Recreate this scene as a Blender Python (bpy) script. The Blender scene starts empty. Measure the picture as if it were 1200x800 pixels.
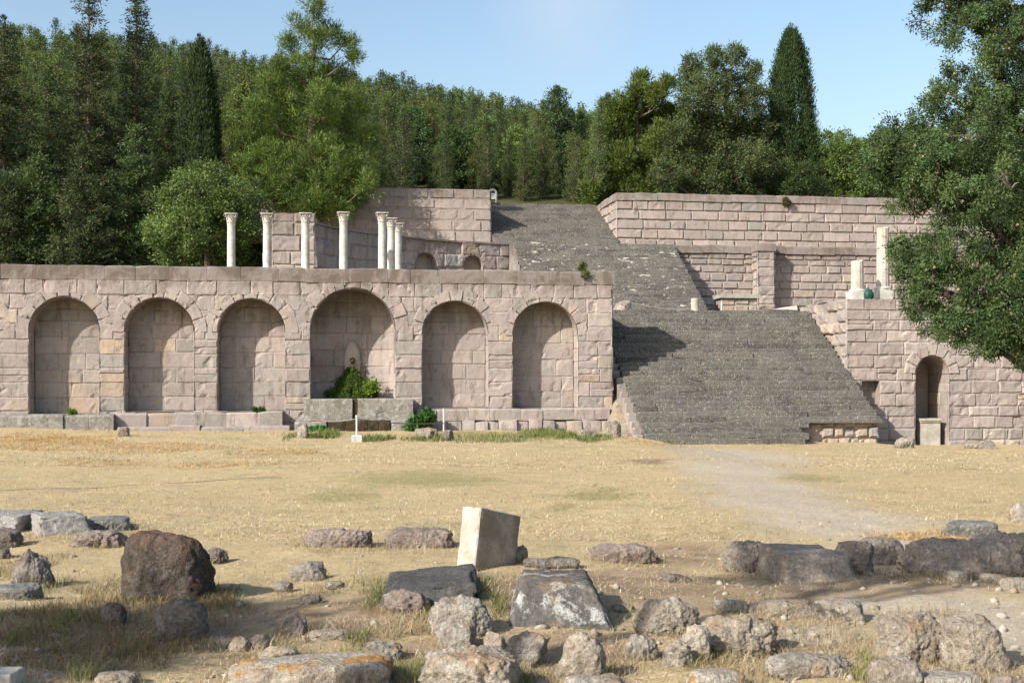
import bpy, math, random
import numpy as np
from mathutils import noise as mnoise, Vector

R = math.radians
sc = bpy.context.scene
col = sc.collection
rng = np.random.default_rng(7)

# ------------------------------------------------------------------ camera geometry
F = 1450.0                     # focal length in photograph pixels (1200 wide)
EYE = 1.7
YAW = math.atan(200.0 / F)
SY, CY = math.sin(YAW), math.cos(YAW)
HOR = 445.0

def pray(px, py):
    u = (px - 600.0) / F
    v = (HOR - py) / F
    return (u * CY + SY, -u * SY + CY, v)

def at_depth(px, py, D):
    d = pray(px, py)
    return (d[0] * D, d[1] * D, EYE + d[2] * D)

def on_y(px, py, Y):
    d = pray(px, py)
    return at_depth(px, py, Y / d[1])

def sstep(a, b, x):
    t = np.clip((x - a) / (b - a), 0.0, 1.0)
    return t * t * (3 - 2 * t)

def ground_h(x, y):
    """height of the open field"""
    x = np.asarray(x, float); y = np.asarray(y, float)
    far = np.interp(x, [-14, -9, 0, 7, 9, 14.5, 17, 30], [.34, .34, .30, .27, -.04, -.06, -.30, -.34])
    h = far * sstep(17.0, 34.0, y)
    h = h + .05 * np.sin(x * .7 + 1.3) * np.cos(y * .55) * sstep(30, 20, y)
    # low bank of the old wall footing in the foreground
    h = h + .10 * np.exp(-((y - 9.3 - .05 * x) / .9) ** 2) * (0.6 + .4 * np.sin(x * 1.7))
    h = h + .13 * np.exp(-((x + 8.4) / 1.9) ** 2 - ((y - 33.3) / 1.0) ** 2)
    h = h + .06 * np.exp(-((x + 4.5) / 2.2) ** 2 - ((y - 32.6) / .7) ** 2)
    return h

def on_ground(px, py):
    d = pray(px, py)
    D = 12.0
    for _ in range(60):
        D2 = (float(ground_h(d[0] * D, d[1] * D)) - EYE) / d[2]
        D = .5 * D + .5 * min(max(D2, 2.0), 60.0)
    return d[0] * D, d[1] * D, float(ground_h(d[0] * D, d[1] * D)), D

# ------------------------------------------------------------------ object helpers
def thing(name, label, cat, loc=(0, 0, 0), group=None):
    o = bpy.data.objects.new(name, None)
    o.empty_display_size = .2
    col.objects.link(o)
    o.location = loc
    o['label'] = label
    o['category'] = cat
    o['kind'] = 'thing'
    if group:
        o['group'] = group
    return o

def tag(o, label, cat, group=None):
    o['label'] = label
    o['category'] = cat
    o['kind'] = 'thing'
    if group:
        o['group'] = group
    return o

def copy_tree(o, parent=None):
    c = o.copy()
    col.objects.link(c)
    c.parent = parent
    for ch in list(o.children):
        copy_tree(ch, c)
    return c

def root_loc(p):
    x = y = z = 0.0
    while p is not None:
        x += p.location[0]; y += p.location[1]; z += p.location[2]
        p = p.parent
    return np.array([x, y, z])

def link_mesh(name, me, mats, parent=None, loc=None):
    o = bpy.data.objects.new(name, me)
    for m in (mats if isinstance(mats, (list, tuple)) else [mats]):
        me.materials.append(m)
    col.objects.link(o)
    if parent is not None:
        o.parent = parent
    if loc is not None:
        o.location = loc
    return o

def np_mesh(name, V, Fq, mats, parent=None, loc=None, colr=None, smooth=False, midx=None, attrs=None):
    """mesh from world-space numpy vertices and quads (or a list of polygons); local to parent or loc"""
    V = np.asarray(V, dtype=np.float64)
    org = np.zeros(3)
    if parent is not None:
        org = root_loc(parent)
    elif loc is not None:
        org = np.array(loc, float)
    V = V - org
    me = bpy.data.meshes.new(name)
    if isinstance(Fq, np.ndarray):
        n, k = Fq.shape
        me.vertices.add(len(V)); me.vertices.foreach_set('co', V.astype(np.float32).ravel())
        me.loops.add(n * k); me.loops.foreach_set('vertex_index', Fq.astype(np.int32).ravel())
        me.polygons.add(n); me.polygons.foreach_set('loop_start', np.arange(0, n * k, k, dtype=np.int32))
        me.polygons.foreach_set('loop_total', np.full(n, k, dtype=np.int32))
        me.update(calc_edges=True)
    else:
        me.from_pydata(V.tolist(), [], [list(f) for f in Fq])
        me.update()
    if colr is not None:
        a = me.color_attributes.new('tint', 'FLOAT_COLOR', 'POINT')
        c = np.ones((len(V), 4), np.float32); c[:, :3] = colr
        a.data.foreach_set('color', c.ravel())
    if attrs:
        for k_, v_ in attrs.items():
            a = me.attributes.new(k_, 'FLOAT', 'POINT')
            a.data.foreach_set('value', np.asarray(v_, np.float32))
    if smooth:
        me.polygons.foreach_set('use_smooth', np.ones(len(me.polygons), bool))
    if midx is not None:
        me.polygons.foreach_set('material_index', np.asarray(midx, np.int32))
    me.validate()
    return link_mesh(name, me, mats, parent, loc if parent is None else None)

class MB:
    """collects vertices, polygons and a stone tint per vertex"""
    def __init__(s):
        s.v = []; s.f = []; s.c = []; s.m = []
    def add(s, verts, faces, c=(.4, .34, .3), m=0):
        b = len(s.v)
        s.v.extend(verts)
        s.c.extend([c] * len(verts))
        for f in faces:
            s.f.append([b + i for i in f]); s.m.append(m)
    def grid(s, P, c, drop=None, wrap=False):
        """P: array (n, m, 3)"""
        n, m = len(P), len(P[0])
        b = len(s.v)
        for row in P:
            s.v.extend(row)
        s.c.extend([c] * (n * m))
        for i in range(n - 1):
            for j in range(m - 1):
                if drop and drop(i, j):
                    continue
                s.f.append([b + i * m + j, b + i * m + j + 1, b + (i + 1) * m + j + 1, b + (i + 1) * m + j]); s.m.append(0)
    def box(s, x0, x1, y0, y1, z0, z1, c=(.4, .34, .3), m=0):
        v = [(x0, y0, z0), (x1, y0, z0), (x1, y1, z0), (x0, y1, z0), (x0, y0, z1), (x1, y0, z1), (x1, y1, z1), (x0, y1, z1)]
        s.add(v, [(3, 2, 1, 0), (4, 5, 6, 7), (0, 1, 5, 4), (1, 2, 6, 5), (2, 3, 7, 6), (3, 0, 4, 7)], c, m)
    def tube(s, pts, rads, n=8, c=(.4, .34, .3), m=0, caps=True):
        pts = [np.array(p, float) for p in pts]
        rings = []
        ref = np.array([.31, .17, .94])
        for i, p in enumerate(pts):
            t = pts[min(i + 1, len(pts) - 1)] - pts[max(i - 1, 0)]
            t = t / (np.linalg.norm(t) + 1e-9)
            rf = ref if abs(t @ ref) < .93 else np.array([1., 0, 0])
            a = np.cross(t, rf); a /= np.linalg.norm(a)
            b_ = np.cross(t, a)
            rings.append([tuple(p + rads[i] * (math.cos(2 * math.pi * k / n) * a + math.sin(2 * math.pi * k / n) * b_)) for k in range(n)])
        V = [q for r in rings for q in r]
        Fs = []
        for i in range(len(pts) - 1):
            for k in range(n):
                Fs.append((i * n + k, i * n + (k + 1) % n, (i + 1) * n + (k + 1) % n, (i + 1) * n + k))
        if caps:
            Fs.append(tuple(range(n))[::-1]); Fs.append(tuple((len(pts) - 1) * n + k for k in range(n)))
        s.add(V, Fs, c, m)
    def lathe(s, prof, center, n=24, c=(.8, .8, .78), m=0):
        V = []; Fs = []
        for (r, z) in prof:
            for k in range(n):
                a = 2 * math.pi * k / n
                V.append((center[0] + r * math.cos(a), center[1] + r * math.sin(a), center[2] + z))
        for i in range(len(prof) - 1):
            for k in range(n):
                Fs.append((i * n + k, i * n + (k + 1) % n, (i + 1) * n + (k + 1) % n, (i + 1) * n + k))
        Fs.append(tuple(range(n))[::-1]); Fs.append(tuple((len(prof) - 1) * n + k for k in range(n)))
        s.add(V, Fs, c, m)
    def build(s, name, mats, parent=None, loc=None, smooth=False):
        return np_mesh(name, np.array(s.v), s.f, mats, parent, loc, np.array(s.c), smooth, s.m)

def nz(x, y, z, sc_=1.0):
    return mnoise.noise(Vector((x * sc_, y * sc_, z * sc_)))
def fz(x, y, z, sc_=1.0, o=4):
    return mnoise.fractal(Vector((x * sc_, y * sc_, z * sc_)), 1.0, 2.1, o)

# ------------------------------------------------------------------ shader helpers
class NT:
    def __init__(s, name):
        s.mat = bpy.data.materials.new(name)
        s.mat.use_nodes = True
        s.t = s.mat.node_tree
        s.t.nodes.clear()
        s.out = s.n('ShaderNodeOutputMaterial')
    def n(s, typ, **kw):
        nd = s.t.nodes.new(typ)
        for k, v in kw.items():
            setattr(nd, k, v)
        return nd
    def l(s, a, b):
        s.t.links.new(a, b)
    def val(s, sock, v):
        if hasattr(v, 'is_linked') or hasattr(v, 'links'):
            s.l(v, sock)
        else:
            sock.default_value = v
    def noise(s, vec, scale, detail=4, rough=.55, dist=0.0, w=None):
        nd = s.n('ShaderNodeTexNoise')
        if w is not None:
            nd.noise_dimensions = '4D'
            s.val(nd.inputs['W'], w)
        if vec is not None:
            s.l(vec, nd.inputs['Vector'])
        nd.inputs['Scale'].default_value = scale
        nd.inputs['Detail'].default_value = detail
        nd.inputs['Roughness'].default_value = rough
        nd.inputs['Distortion'].default_value = dist
        return nd.outputs['Fac']
    def voro(s, vec, scale, feature='F1', out='Distance', rand=1.0):
        nd = s.n('ShaderNodeTexVoronoi', feature=feature)
        s.l(vec, nd.inputs['Vector'])
        nd.inputs['Scale'].default_value = scale
        nd.inputs['Randomness'].default_value = rand
        return nd.outputs[out]
    def ramp(s, fac, lo, hi, a=0.0, b=1.0):
        nd = s.n('ShaderNodeMapRange')
        nd.interpolation_type = 'SMOOTHSTEP'
        s.val(nd.inputs['Value'], fac)
        nd.inputs['From Min'].default_value = lo
        nd.inputs['From Max'].default_value = hi
        nd.inputs['To Min'].default_value = a
        nd.inputs['To Max'].default_value = b
        return nd.outputs['Result']
    def mix(s, fac, a, b, mode='MIX'):
        nd = s.n('ShaderNodeMix', data_type='RGBA', blend_type=mode)
        s.val(nd.inputs[0], fac)
        for sock, v in ((nd.inputs[6], a), (nd.inputs[7], b)):
            if isinstance(v, (tuple, list)):
                sock.default_value = (v[0], v[1], v[2], 1)
            else:
                s.l(v, sock)
        return nd.outputs[2]
    def math(s, op, a, b=0.0):
        nd = s.n('ShaderNodeMath', operation=op)
        s.val(nd.inputs[0], a); s.val(nd.inputs[1], b)
        return nd.outputs[0]
    def attr(s, name, out='Color'):
        nd = s.n('ShaderNodeAttribute', attribute_name=name)
        return nd.outputs[out]
    def obj(s):
        return s.n('ShaderNodeTexCoord').outputs['Object']
    def rand(s):
        return s.n('ShaderNodeObjectInfo').outputs['Random']
    def scale(s, vec, xyz):
        nd = s.n('ShaderNodeMapping')
        s.l(vec, nd.inputs['Vector'])
        nd.inputs['Scale'].default_value = xyz
        return nd.outputs['Vector']
    def sep(s, vec):
        nd = s.n('ShaderNodeSeparateXYZ'); s.l(vec, nd.inputs[0]); return nd.outputs
    def bump(s, h, strength=.5, dist=.02, prev=None):
        nd = s.n('ShaderNodeBump')
        nd.inputs['Strength'].default_value = strength
        nd.inputs['Distance'].default_value = dist
        s.l(h, nd.inputs['Height'])
        if prev is not None:
            s.l(prev, nd.inputs['Normal'])
        return nd.outputs['Normal']
    def principled(s, colr, rough=.9, spec=.15, normal=None, k=.74):
        p = s.n('ShaderNodeBsdfPrincipled')
        colr = tuple(c * k for c in colr[:3]) if isinstance(colr, (tuple, list)) else s.mix(1.0, colr, (k, k, k), 'MULTIPLY')
        if isinstance(colr, (tuple, list)):
            p.inputs['Base Color'].default_value = (*colr[:3], 1)
        else:
            s.l(colr, p.inputs['Base Color'])
        s.val(p.inputs['Roughness'], rough)
        p.inputs['Specular IOR Level'].default_value = spec
        if normal is not None:
            s.l(normal, p.inputs['Normal'])
        return p
    def done(s, shader):
        s.l(shader, s.out.inputs['Surface'])
        return s.mat
# ------------------------------------------------------------------ materials
def stone_wall_mat(name, stain=.6, top=None, streak_len=1.5, lichen=.25, scale=1.0):
    """stone tinted block by block, with weathering blotches; `top` = local height of the coping the dark run-off stains start from"""
    t = NT(name)
    o = t.obj()
    base = t.attr('tint')
    n1 = t.noise(o, 1.1 * scale, 5, .6)
    n2 = t.noise(o, 7 * scale, 5, .65)
    n3 = t.noise(o, 38 * scale, 3, .6)
    c = t.mix(t.ramp(n1, .35, .7, 0, .45), base, (.30, .245, .215))
    c = t.mix(t.ramp(n2, .50, .72, 0, .45), c, (.50, .43, .38))
    c = t.mix(t.ramp(n2, .46, .25, 0, .5), c, (.20, .165, .145))
    c = t.mix(t.ramp(n3, .38, .66, .0, .45), c, (.52, .465, .43))
    n6 = t.noise(o, 70 * scale, 2, .6)
    c = t.mix(t.ramp(n6, .5, .68, .0, .4), c, (.22, .185, .165))
    c = t.mix(t.ramp(t.noise(t.scale(o, (3.2, 3.2, .35)), 1.6, 5, .7), .54, .68, 0, .45), c, (.24, .20, .178))
    n5 = t.noise(o, .55 * scale, 6, .72, .5)
    c = t.mix(t.ramp(n5, .5, .64, 0, .4), c, (.52, .45, .40))
    c = t.mix(t.ramp(n5, .47, .36, 0, .38), c, (.25, .205, .18))
    l1 = t.noise(o, 2.6 * scale, 6, .7, .4)
    c = t.mix(t.ramp(l1, .57, .66, 0, lichen), c, (.40, .39, .36))
    if top is not None:
        z = t.sep(o)[2]
        sv = t.scale(o, (2.6, 2.6, .28))
        s1 = t.noise(sv, 1.0, 5, .62)
        up = t.ramp(z, top - streak_len, top, 0, 1)
        k = t.math('ADD', t.math('ADD', t.math('MULTIPLY', up, .50), t.math('MULTIPLY', s1, .75)), t.math('MULTIPLY', t.math('SUBTRACT', n2, .5), .5))
        c = t.mix(t.ramp(k, .52, .84, 0, stain), c, (.16, .13, .11))
    g1 = t.noise(o, .8 * scale, 6, .7, .8)
    c = t.mix(t.ramp(g1, .44, .6, 0, .62), c, (.345, .31, .295))
    bl = t.noise(t.scale(o, (4, 4, 1.1)), 1.3 * scale, 7, .75, .5)
    c = t.mix(t.ramp(bl, .53, .66, 0, .65), c, (.15, .128, .112))
    c = t.mix(t.ramp(t.noise(o, 16 * scale, 4, .75), .58, .72, 0, .5), c, (.15, .125, .108))
    nb = t.math('ADD', t.math('MULTIPLY', n2, .6), t.math('MULTIPLY', n3, .5))
    nrm = t.bump(nb, .75, .03)
    return t.done(t.principled(c, .93, .1, nrm).outputs[0])

def plain_stone_mat(name, c0, c1, c2, bumpy=.5, scale=1.0, rough=.9):
    t = NT(name)
    o = t.obj()
    n1 = t.noise(o, 3 * scale, 6, .65)
    n2 = t.noise(o, 22 * scale, 4, .6)
    c = t.mix(t.ramp(n1, .35, .68), c0, c1)
    c = t.mix(t.ramp(n2, .52, .75, 0, .7), c, c2)
    nrm = t.bump(t.math('ADD', n2, n1), bumpy, .02)
    return t.done(t.principled(c, rough, .15, nrm).outputs[0])

def rock_mat(name, dark, mid, lichen=(.46, .45, .41), lich=.5, orange=.0, black=.3, pit=1.0, red=.0):
    t = NT(name)
    o = t.obj()
    w = t.math('MULTIPLY', t.rand(), 40.0)
    n1 = t.noise(o, 3.2, 6, .68, .3, w)
    n2 = t.noise(o, 13, 6, .7, .2, w)
    n3 = t.noise(o, 55, 4, .65, 0, w)
    n4 = t.noise(o, 5.0, 5, .6, .8, t.math('ADD', w, 7.0))
    n5 = t.noise(o, 2.4, 4, .6, .5, t.math('ADD', w, 17.0))
    c = t.mix(t.ramp(n1, .3, .7), dark, mid)
    c = t.mix(t.ramp(n2, .5, .72, 0, .55), c, tuple(min(1, x * 1.5 + .03) for x in mid))
    c = t.mix(t.ramp(n2, .46, .28, 0, .75), c, tuple(x * .45 for x in dark))
    if lich:
        c = t.mix(t.ramp(t.math('ADD', t.math('MULTIPLY', n4, .7), t.math('MULTIPLY', n3, .3)), .525, .56, 0, lich), c, lichen)
    if black:
        c = t.mix(t.ramp(n5, .60, .66, 0, black), c, (.035, .033, .03))
    gz_ = t.n('ShaderNodeNewGeometry')
    up = t.sep(gz_.outputs['Normal'])[2]
    if orange:
        k = t.math('ADD', t.math('MULTIPLY', t.noise(o, 4.5, 4, .6, .3, t.math('ADD', w, 3.0)), 1.0), t.math('MULTIPLY', up, .10))
        c = t.mix(t.ramp(k, .60, .66, 0, orange), c, (.46, .23, .05))
    if red:
        k = t.math('ADD', t.noise(o, 6.0, 5, .7, .3, t.math('ADD', w, 5.0)), t.math('MULTIPLY', up, .13))
        c = t.mix(t.ramp(k, .55, .68, 0, red), c, (.23, .085, .035))
    c = t.mix(t.ramp(n3, .48, .62, 0, .55), c, tuple(x * .55 for x in dark))
    c = t.mix(t.ramp(t.noise(o, 26, 5, .7, .3, w), .56, .66, 0, .6), c, tuple(min(1, x * 1.45 + .04) for x in mid))
    c = t.mix(t.ramp(t.noise(o, 17, 5, .75, .4, t.math('ADD', w, 23.0)), .58, .68, 0, .45), c, tuple(x * .4 for x in dark))
    nb = t.math('ADD', t.math('MULTIPLY', n2, .8), t.math('MULTIPLY', n3, .4 * pit))
    nrm = t.bump(nb, 1.0, .05)
    return t.done(t.principled(c, .92, .18, nrm).outputs[0])

def leaf_mat(name, trans=.22, rough=.6):
    t = NT(name)
    c = t.attr('tint')
    r = t.n('ShaderNodeObjectInfo').outputs['Random']
    hsv = t.n('ShaderNodeHueSaturation')
    t.l(c, hsv.inputs['Color'])
    t.l(t.ramp(r, 0, 1, .97, 1.02) if False else t.math('ADD', t.math('MULTIPLY', r, .03), .492), hsv.inputs['Hue'])
    t.l(t.math('ADD', t.math('MULTIPLY', t.math('FRACT', t.math('MULTIPLY', r, 7.31)), .4), .72), hsv.inputs['Value'])
    c = hsv.outputs['Color']
    p = t.principled(c, rough, .25, None, 1.0)
    tr = t.n('ShaderNodeBsdfTranslucent')
    bright = t.mix(1.0, c, (1.25, 1.3, .7), 'MULTIPLY')
    t.l(bright, tr.inputs['Color'])
    m = t.n('ShaderNodeMixShader')
    m.inputs[0].default_value = trans
    t.l(p.outputs[0], m.inputs[1]); t.l(tr.outputs[0], m.inputs[2])
    return t.done(m.outputs[0])

def bark_mat(name, c0=(.10, .075, .055), c1=(.22, .18, .15)):
    t = NT(name)
    o = t.scale(t.obj(), (6, 6, 1.2))
    n1 = t.noise(o, 3, 6, .7, .4)
    c = t.mix(t.ramp(n1, .35, .65), c0, c1)
    return t.done(t.principled(c, .95, .1, t.bump(n1, .8, .03)).outputs[0])

def simple_mat(name, c, rough=.6, spec=.3, var=.15, scale=8):
    t = NT(name)
    n1 = t.noise(t.obj(), scale, 4, .6)
    cc = t.mix(t.ramp(n1, .35, .7), tuple(x * (1 - var) for x in c), tuple(min(1, x * (1 + var)) for x in c))
    return t.done(t.principled(cc, rough, spec, t.bump(n1, .2, .01)).outputs[0])

def stair_mat(name, white=.1):
    t = NT(name)
    o = t.obj()
    base = t.attr('tint')
    n1 = t.noise(o, 1.3, 5, .65)
    n2 = t.noise(o, 9, 5, .7)
    c = t.mix(t.ramp(n1, .35, .68, 0, .55), base, (.215, .195, .165))
    c = t.mix(t.ramp(n2, .45, .7, 0, .5), c, (.195, .182, .162))
    # pale lichen crusts and chips, a few centimetres across
    sp = t.noise(t.scale(o, (1, 1, .5)), 26, 4, .75, .3)
    c = t.mix(t.ramp(sp, .5, .66, 0, .42), c, (.30, .28, .245))
    c = t.mix(t.ramp(sp, .46, .3, 0, .38), c, (.07, .062, .055))
    v = t.voro(o, 19.0)
    pick = t.noise(o, 22.0, 2, .5)
    big = t.noise(o, .6, 3, .5)
    f = t.math('MULTIPLY', t.ramp(v, .34, .22), t.ramp(t.math('ADD', pick, t.math('MULTIPLY', big, .25)), .62, .70))
    c = t.mix(t.math('MULTIPLY', f, .85), c, (.56, .52, .45))
    vf = t.voro(o, 16.0, out='Color')
    vd = t.voro(o, 16.0)
    pk = t.math('MULTIPLY', t.ramp(t.sep(vf)[0], .55, .7), t.ramp(vd, .42, .2))
    c = t.mix(t.math('MULTIPLY', pk, .5), c, (.42, .38, .32))
    pk2 = t.math('MULTIPLY', t.ramp(t.sep(vf)[1], .6, .7), t.ramp(vd, .45, .25))
    c = t.mix(t.math('MULTIPLY', pk2, .45), c, (.075, .066, .056))
    if white:
        v2 = t.noise(t.scale(o, (.9, 3.0, 3.0)), 2.6, 5, .65, .3)
        w = t.ramp(v2, .61, .635, 0, .85)
        c = t.mix(w, c, (.66, .63, .57))
    n3 = t.noise(o, 45, 3, .6)
    nrm = t.bump(t.math('ADD', n2, t.math('MULTIPLY', n3, .5)), .8, .025)
    return t.done(t.principled(c, .92, .12, nrm).outputs[0])

def ground_mat():
    t = NT('dry_field')
    o = t.obj()
    n1 = t.noise(o, .45, 5, .6)
    n2 = t.noise(o, 3.0, 6, .7)
    st = t.noise(t.scale(o, (1.0, 2.3, 1)), 26, 4, .7, 1.2)
    n4 = t.noise(o, 90, 3, .7)
    straw = t.mix(t.ramp(st, .34, .66), (.385, .285, .15), (.77, .615, .375))
    str2 = t.noise(t.scale(o, (.30, 1.5, 1)), 2.2, 6, .7, .6)
    straw = t.mix(t.ramp(str2, .5, .7, 0, .55), straw, (.46, .345, .19))
    straw = t.mix(t.ramp(str2, .46, .3, 0, .5), straw, (.77, .62, .39))
    straw = t.mix(t.ramp(n1, .45, .66, 0, .5), straw, (.52, .43, .24))
    straw = t.mix(t.ramp(n2, .55, .76, 0, .5), straw, (.36, .26, .14))
    straw = t.mix(t.ramp(n4, .45, .7, 0, .3), straw, (.68, .53, .30))
    ea = t.noise(o, 1.15, 6, .72, .7)
    straw = t.mix(t.ramp(ea, .56, .68, 0, .5), straw, (.40, .305, .20))
    straw = t.mix(t.ramp(t.noise(o, .8, 5, .65, .5), .55, .68, 0, .35), straw, (.43, .40, .24))
    soil = t.mix(t.ramp(n2, .35, .68), (.27, .19, .12), (.46, .345, .235))
    ea = t.noise(o, 1.15, 6, .72, .7)
    straw = t.mix(t.ramp(ea, .56, .68, 0, .5), straw, (.40, .305, .20))
    straw = t.mix(t.ramp(t.noise(o, .8, 5, .65, .5), .55, .68, 0, .35), straw, (.43, .40, .24))
    soil = t.mix(t.ramp(n4, .55, .7, 0, .6), soil, (.45, .37, .27))
    peb = t.voro(o, 34.0, out='Color')
    gravel = t.mix(t.ramp(n4, .35, .65), (.44, .36, .26), (.66, .56, .42))
    gravel = t.mix(.35, gravel, t.mix(t.sep(peb)[0], (.36, .31, .26), (.75, .68, .57)))
    green = t.mix(t.ramp(st, .35, .65), (.10, .13, .03), (.36, .34, .13))
    jit = t.math('ADD', t.math('MULTIPLY', t.math('ADD', t.math('SUBTRACT', n2, .5), t.math('SUBTRACT', t.noise(o, .9, 6, .7, .5), .5)), 1.1), t.math('MULTIPLY', t.math('SUBTRACT', st, .5), .8))
    def w(nm):
        return t.ramp(t.math('ADD', t.attr(nm, 'Fac'), jit), .25, .85)
    c = t.mix(w('soil'), straw, soil)
    c = t.mix(w('gravel'), c, gravel)
    c = t.mix(t.math('MULTIPLY', w('green'), .5), c, green)
    hb = t.math('ADD', t.math('MULTIPLY', st, .8), t.math('MULTIPLY', n4, .35))
    nrm = t.bump(hb, .8, .03)
    return t.done(t.principled(c, .95, .08, nrm).outputs[0])

def blade_mat(name, trans=.2):
    t = NT(name)
    c = t.attr('tint')
    c = t.mix(1.0, c, (.74, .74, .74), 'MULTIPLY')
    p = t.principled(c, .7, .2, None, 1.0)
    tr = t.n('ShaderNodeBsdfTranslucent'); t.l(c, tr.inputs['Color'])
    m = t.n('ShaderNodeMixShader'); m.inputs[0].default_value = trans
    t.l(p.outputs[0], m.inputs[1]); t.l(tr.outputs[0], m.inputs[2])
    return t.done(m.outputs[0])

M = {}
M['facade'] = stone_wall_mat('weathered_facade_stone', .8, 4.75, 1.5, .4)
M['coping'] = stone_wall_mat('coping_stone', .95, 4.5, 1.0, .7)
M['niche'] = stone_wall_mat('niche_stone', .75, 4.1, 2.2, .15)  # stained tops, with part of the niches' shade put into the colour
M['plinth'] = stone_wall_mat('plinth_stone', 0, None, 1, .6)
M['wing'] = stone_wall_mat('wing_stone', .55, 4.75, 1.2, .2)
M['upper'] = stone_wall_mat('upper_wall_stone', .7, 4.65, 2.2, .2, .8)
M['middle'] = stone_wall_mat('middle_wall_stone', .8, 4.7, 3.0, .2, .9)
M['exedra'] = stone_wall_mat('curved_wall_stone', .7, 4.9, 3.0, .2, .9)
M['stair'] = stair_mat('dark_stair_stone', 0)
M['stair_white'] = stair_mat('dark_stair_stone_with_pale_crust', 1)
M['marble'] = plain_stone_mat('white_marble', (.52, .49, .435), (.76, .75, .71), (.38, .345, .29), .4, 1.0, .7)
M['marble_old'] = plain_stone_mat('weathered_marble', (.42, .385, .325), (.60, .57, .51), (.27, .23, .18), .5, 1.2)
M['marble_brown'] = plain_stone_mat('brown_marble', (.28, .225, .17), (.46, .395, .32), (.19, .15, .115), .5, 1.5)  # darker brown marble, only on the front face of the leaning block
M['rock_dark'] = rock_mat('dark_basalt', (.125, .105, .088), (.27, .235, .205), (.42, .39, .35), .4, 0, .3, 1, .2)
M['rock_red'] = rock_mat('red_lichened_basalt', (.055, .044, .037), (.125, .10, .084), (.22, .20, .18), .35, 0, .3, 1, .45)
M['rock_grey'] = rock_mat('lichened_grey_stone', (.21, .185, .155), (.41, .365, .31), (.50, .48, .43), .7, .35, .55)
M['rock_pale'] = rock_mat('pale_crusted_stone', (.27, .235, .19), (.45, .40, .335), (.58, .55, .49), .55, .3, .75)
M['rock_orange'] = rock_mat('stone_with_orange_lichen', (.29, .24, .19), (.48, .42, .335), (.55, .53, .48), .5, .9, .4)
M['rock_tan'] = rock_mat('tan_rubble_stone', (.24, .20, .155), (.42, .36, .29), (.48, .45, .40), .4, .25, .45)
M['rock_pink'] = rock_mat('pinkish_rubble_stone', (.21, .165, .14), (.36, .29, .25), (.42, .38, .34), .4, 0, .25)
M['slab'] = rock_mat('smooth_grey_slab', (.15, .148, .138), (.26, .255, .235), (.30, .30, .28), .25, 0, .15, .4)
M['slab_dark'] = rock_mat('dark_grey_slab', (.07, .068, .066), (.125, .12, .115), (.20, .19, .18), .25, 0, .15, .5)
M['block_pale'] = rock_mat('pale_grey_block', (.27, .255, .235), (.42, .40, .375), (.55, .54, .50), .5, 0, .35, .6)
M['rock_brown'] = rock_mat('brown_footing_stone', (.25, .21, .175), (.44, .375, .32), (.36, .32, .28), .3, 0, .3, 1.2)
M['bench'] = rock_mat('pitted_bench_stone', (.22, .205, .185), (.40, .375, .34), (.56, .545, .51), .6, 0, .45, 1.0)
M['block_spot'] = rock_mat('spotted_grey_block', (.10, .095, .085), (.18, .17, .155), (.52, .52, .49), .95, .2, .35, .7, 0)
M['field'] = ground_mat()
M['blade'] = blade_mat('dry_straw_blades')
M['green_blade'] = blade_mat('green_blades', .35)
M['leaf'] = leaf_mat('foliage', .28)
M['needle'] = leaf_mat('needles', .3)
M['bark'] = bark_mat('bark')
M['bark_grey'] = bark_mat('grey_bark', (.16, .14, .12), (.34, .31, .28))
M['earth'] = plain_stone_mat('terrace_earth', (.24, .18, .11), (.36, .28, .17), (.44, .36, .23), .6, .6, .95)
M['forest_floor'] = plain_stone_mat('forest_floor', (.05, .055, .024), (.09, .09, .035), (.12, .10, .05), .6, .3, .95)
M['moss'] = leaf_mat('wet_moss', .25)
M['paint'] = simple_mat('white_painted_metal', (.72, .72, .68), .5, .4)
M['concrete'] = simple_mat('pale_concrete', (.55, .56, .54), .9, .1)
M['rope'] = simple_mat('pale_rope', (.30, .27, .22), .9, .1)
M['tarp'] = simple_mat('dark_green_cloth', (.010, .075, .055), .55, .4, .3, 14)
M['wet'] = rock_mat('water_darkened_stone', (.03, .022, .012), (.085, .062, .035), (.14, .11, .06), .4, 0, .35)
M['wood'] = simple_mat('grey_wood', (.2, .17, .14), .9, .1)
# ------------------------------------------------------------------ masonry
def cuts(a, b, lo, hi, rg):
    """split [a, b] into random lengths between lo and hi"""
    out = [a]
    while b - out[-1] > hi:
        out.append(out[-1] + rg.uniform(lo, hi))
    rest = b - out[-1]
    if rest < lo * .6 and len(out) > 1:
        out[-1] = (out[-2] + b) / 2
    out.append(b)
    return out

PINK = [(.475, .395, .365), (.45, .37, .35), (.49, .405, .375), (.42, .35, .335), (.52, .44, .41), (.455, .37, .36)]
GREY = [(.40, .375, .345), (.36, .345, .325), (.43, .40, .36), (.34, .335, .325)]
OCHRE = [(.55, .42, .30), (.52, .38, .27), (.57, .46, .35)]

def pick_tint(rg, wp=.8, wg=.1, wo=.1):
    wg = wg + .12
    r = rg.random() * (wp + wg + wo)
    L = PINK if r < wp else GREY if r < wp + wg else OCHRE
    c = L[rg.integers(len(L))]
    k = rg.uniform(.74, 1.12)
    return (c[0] * k, c[1] * k, c[2] * k)

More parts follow.
